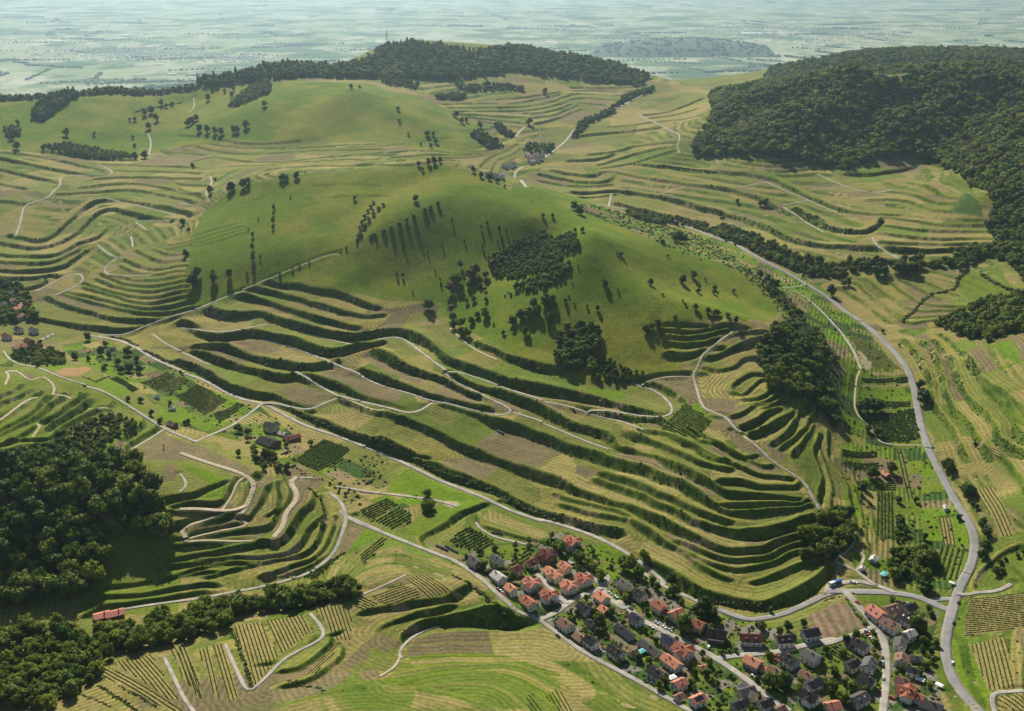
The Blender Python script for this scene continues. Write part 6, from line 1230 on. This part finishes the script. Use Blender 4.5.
stuff_instances('bank_shrubs', 'dark green shrubs and rough growth covering the terrace banks and hedges', SHRUBS, np.column_stack([sp_, zz-.25]), np.stack([ss_*nrs.uniform(.85, 1.4, len(ss_)), ss_*nrs.uniform(.85, 1.4, len(ss_)), ss_*nrs.uniform(.75, 1.25, len(ss_))], 1), nrs.uniform(0, 6.28, len(ss_)))
print('trees', len(trees), 'single', len(single), 'shrubs', len(sp_), 'vines', len(rpt))
# ---------------------------------------------------------------- the plain far behind
def plain_mat():
    m, nt, b, out = nodes('plain')
    g = N(nt, 'NewGeometry'); g.name = 'geo'
    mp = N(nt, 'Mapping'); mp.inputs['Scale'].default_value = (1/210, 1/420, 0); mp.inputs['Rotation'].default_value = (0, 0, .35); nt.links.new(g.outputs['Position'], mp.inputs[0])
    v = N(nt, 'TexVoronoi'); v.inputs['Scale'].default_value = 1.0; nt.links.new(mp.outputs[0], v.inputs['Vector'])
    sx = N(nt, 'SeparateColor'); nt.links.new(v.outputs['Color'], sx.inputs[0])
    c = ramp(nt, sx.outputs[0], (0, (.17, .22, .11)), (.3, (.26, .30, .16)), (.55, (.36, .36, .24)), (.8, (.22, .28, .13)), (1, (.44, .42, .32)))
    f = noise(nt, .0016, 5); c = mix(nt, 'MIX', ramp(nt, f, (.50, (0, 0, 0)), (.58, (1, 1, 1))), c, (.09, .135, .06))
    f2 = noise(nt, .012, 4); c = mix(nt, 'MULTIPLY', .7, c, ramp(nt, f2, (.3, (.6, .6, .6)), (.7, (1.35, 1.35, 1.35))))
    nt.links.new(c, b.inputs['Base Color']); b.inputs['Roughness'].default_value = 1; b.inputs['Specular IOR Level'].default_value = 0
    return m
plain_mat()
pv = []; pys = [5200*(1.09**k) for k in range(32)]; pxs = np.linspace(-1.6, 1.6, 41)
for y in pys:
    for u in pxs: pv.append((u*y, y, PLAIN-.6))
pf = [(j*41+i, j*41+i+1, (j+1)*41+i+1, (j+1)*41+i) for j in range(len(pys)-1) for i in range(40)]
setp(link('plain', mesh('plain', pv, pf, 'plain')), kind='structure')
flat_mat('far_leaf', (.045, .075, .025), 1, .3, .02)
flat_mat('far_roof', (.62, .55, .50), .8, .3, .05); flat_mat('far_white', (.75, .75, .74), .7, .1, .05)
def plain_at(px, py):
    x, y = at_z(px, py, PLAIN); return float(x), float(y)
# low wooded hill in the plain
hx, hy = plain_at(690, 56)
hv_, hf_ = [], []
for j in range(13):
    for i in range(29):
        u = i/28*2-1; v = j/12*2-1; r_ = max(0, 1-u*u)*max(0, 1-v*v)
        hv_.append((hx+u*880+v*100, hy+500+v*640, PLAIN-2+118*r_**.8*(1+.12*math.sin(i*1.7)*math.cos(j*1.1))))
hf_ = [(j*29+i, j*29+i+1, (j+1)*29+i+1, (j+1)*29+i) for j in range(12) for i in range(28)]
setp(link('hill', mesh('hill', hv_, hf_, 'far_leaf', smooth_=True)), kind='structure')
# hedgerows and woods on the plain, as low rough bands
bx_v, bx_f = [], []
def box(Vl, Fl, x, y, z, lx, ly, lz, a=0.0):
    n0 = len(Vl); c, s = math.cos(a), math.sin(a)
    for dz in (0, lz):
        for dx, dy in ((-1, -1), (1, -1), (1, 1), (-1, 1)):
            X, Y = dx*lx/2, dy*ly/2; Vl.append((x+X*c-Y*s, y+X*s+Y*c, z+dz))
    for f in ((0, 3, 2, 1), (4, 5, 6, 7), (0, 1, 5, 4), (1, 2, 6, 5), (2, 3, 7, 6), (3, 0, 4, 7)): Fl.append(tuple(n0+q for q in f))
def clump_row(x0, y0, x1, y1, n_, sz):
    for k in range(n_):
        t = k/max(1, n_-1); x = x0+(x1-x0)*t+rnd.uniform(-.4, .4)*sz; y = y0+(y1-y0)*t+rnd.uniform(-.8, .8)*sz; s = sz*rnd.uniform(.5, 1.0)
        v, f = ICO1; n0 = len(bx_v)
        for q in v: w_ = 1+rnd.uniform(-.2, .2); bx_v.append((x+q[0]*s*1.4*w_, y+q[1]*s*1.4*w_, PLAIN+s*.35+q[2]*s*.62*w_))
        for q in f: bx_f.append(tuple(int(n0+i) for i in q))
for k in range(230):
    px = rnd.uniform(-40, 1064); py = rnd.uniform(2, 92)**1.0; x0, y0 = plain_at(px, py)
    if y0 > 26000: continue
    a_ = rnd.choice((.2, .35, 1.9, 2.6))+rnd.uniform(-.25, .25); ln = rnd.uniform(100, 800); n_ = max(3, int(ln/40))
    clump_row(x0, y0, x0+math.cos(a_)*ln, y0+math.sin(a_)*ln, n_, rnd.uniform(9, 22))
    if rnd.random() < .25: clump_row(x0+30, y0+60, x0+math.cos(a_)*ln*.7+30, y0+math.sin(a_)*ln*.7+70, n_, rnd.uniform(14, 32))
# trees over the low hill
for k in range(260):
    u, v = rnd.uniform(-.95, .95), rnd.uniform(-.95, .95); r_ = (1-u*u)*(1-v*v); x = hx+u*880+v*100; y = hy+500+v*640; s = 20; z = PLAIN-2+118*r_**.8
    vv, f = ICO1; n0 = len(bx_v)
    for q in vv: w_ = 1+rnd.uniform(-.2, .2); bx_v.append((x+q[0]*s*w_, y+q[1]*s*w_, z+3+q[2]*s*.7*w_))
    for q in f: bx_f.append(tuple(int(n0+i) for i in q))
setp(link('plain_hedgerows', mesh('plain_hedgerows', bx_v, bx_f, 'far_leaf')), 'faint hazy hedgerows and woods across the far plain', 'hedgerow', kind='stuff')
# far towns: small houses that melt into one mass, and larger halls that show as pale blocks
tv, tf = [], []
for cxp, cyp, sx_, sy_, n_ in [(140,52,95,10,420),(560,30,60,5,90),(640,40,70,6,110),(760,30,90,9,380),(870,33,50,6,120),(300,8,120,4,60),(720,56,25,4,60),(820,40,70,4,120),(230,58,40,6,110),(60,52,40,5,60)]:
    for k in range(n_):
        px = rnd.gauss(cxp, sx_*.42); py = max(1, rnd.gauss(cyp, sy_*.45)); x, y = plain_at(px, py)
        if y > 26000: continue
        s = rnd.uniform(12, 22); a = rnd.uniform(0, 3.1); n0 = len(tv); box(tv, tf, x, y, PLAIN-.6, s, s*.75, 6, a)
        c, sn = math.cos(a), math.sin(a); m0 = len(tv)
        for dx in (-s/2, s/2): tv.append((x+dx*c, y+dx*sn, PLAIN+9.5))
        tf.extend([(n0+4, n0+5, m0+1, m0), (n0+6, n0+7, m0, m0+1), (n0+5, n0+6, m0+1), (n0+7, n0+4, m0)])
setp(link('far_town_houses', mesh('far_town_houses', tv, tf, 'far_roof')), 'faint small houses of the hazy towns on the far plain', 'houses', kind='stuff')
for px, py, wpx in [(92,36,7),(125,36,9),(148,34,8),(181,46,9),(172,75,8),(192,75,6),(58,42,10),(752,34,20),(790,24,9),(838,17,8),(730,50,9),(860,35,8),(660,52,8),(880,33,6),(560,12,10),(620,52,5)]:
    x, y = plain_at(px, py); lv, lf = [], []; w_ = wpx*math.hypot(y, 500)/FPX
    box(lv, lf, x, y, PLAIN-.6, w_, w_*.45, 11, rnd.uniform(-.15, .15)); n0 = len(lv)
    h = link('warehouse', None); h.location = (x, y, PLAIN-.6); lv = [(a-x, b-y, c-PLAIN+.6) for a, b, c in lv]
    link('wall', mesh('wall', lv, lf, 'far_white'), h)
    rv, rf = [], []; box(rv, rf, 0, 0, 11.02, w_*1.03, w_*.47, 1.2, 0); link('roof', mesh('roof', rv, rf, 'far_white'), h)
    setp(h, 'long pale warehouse hall standing on the hazy far plain', 'building', 'warehouses on the far plain')
# ---------------------------------------------------------------- haze
hz = bpy.data.materials.new('haze'); hz.use_nodes = True; nt = hz.node_tree; nt.nodes.clear(); MATS['haze'] = hz
o = nt.nodes.new('ShaderNodeOutputMaterial'); pvn = nt.nodes.new('ShaderNodeVolumePrincipled'); nt.links.new(pvn.outputs[0], o.inputs['Volume'])
pvn.inputs['Color'].default_value = (.58, .83, 1.0, 1); pvn.inputs['Density'].default_value = HAZE; pvn.inputs['Anisotropy'].default_value = .72
bv, bf = [], []; box(bv, bf, 0, 33000, PLAIN-2.5, 160000, 70000, CAMZ+12-PLAIN+2.5)
setp(link('haze', mesh('haze', bv, bf, 'haze')), 'thin pale blue haze lying over the hills and far plain', 'haze', kind='stuff')
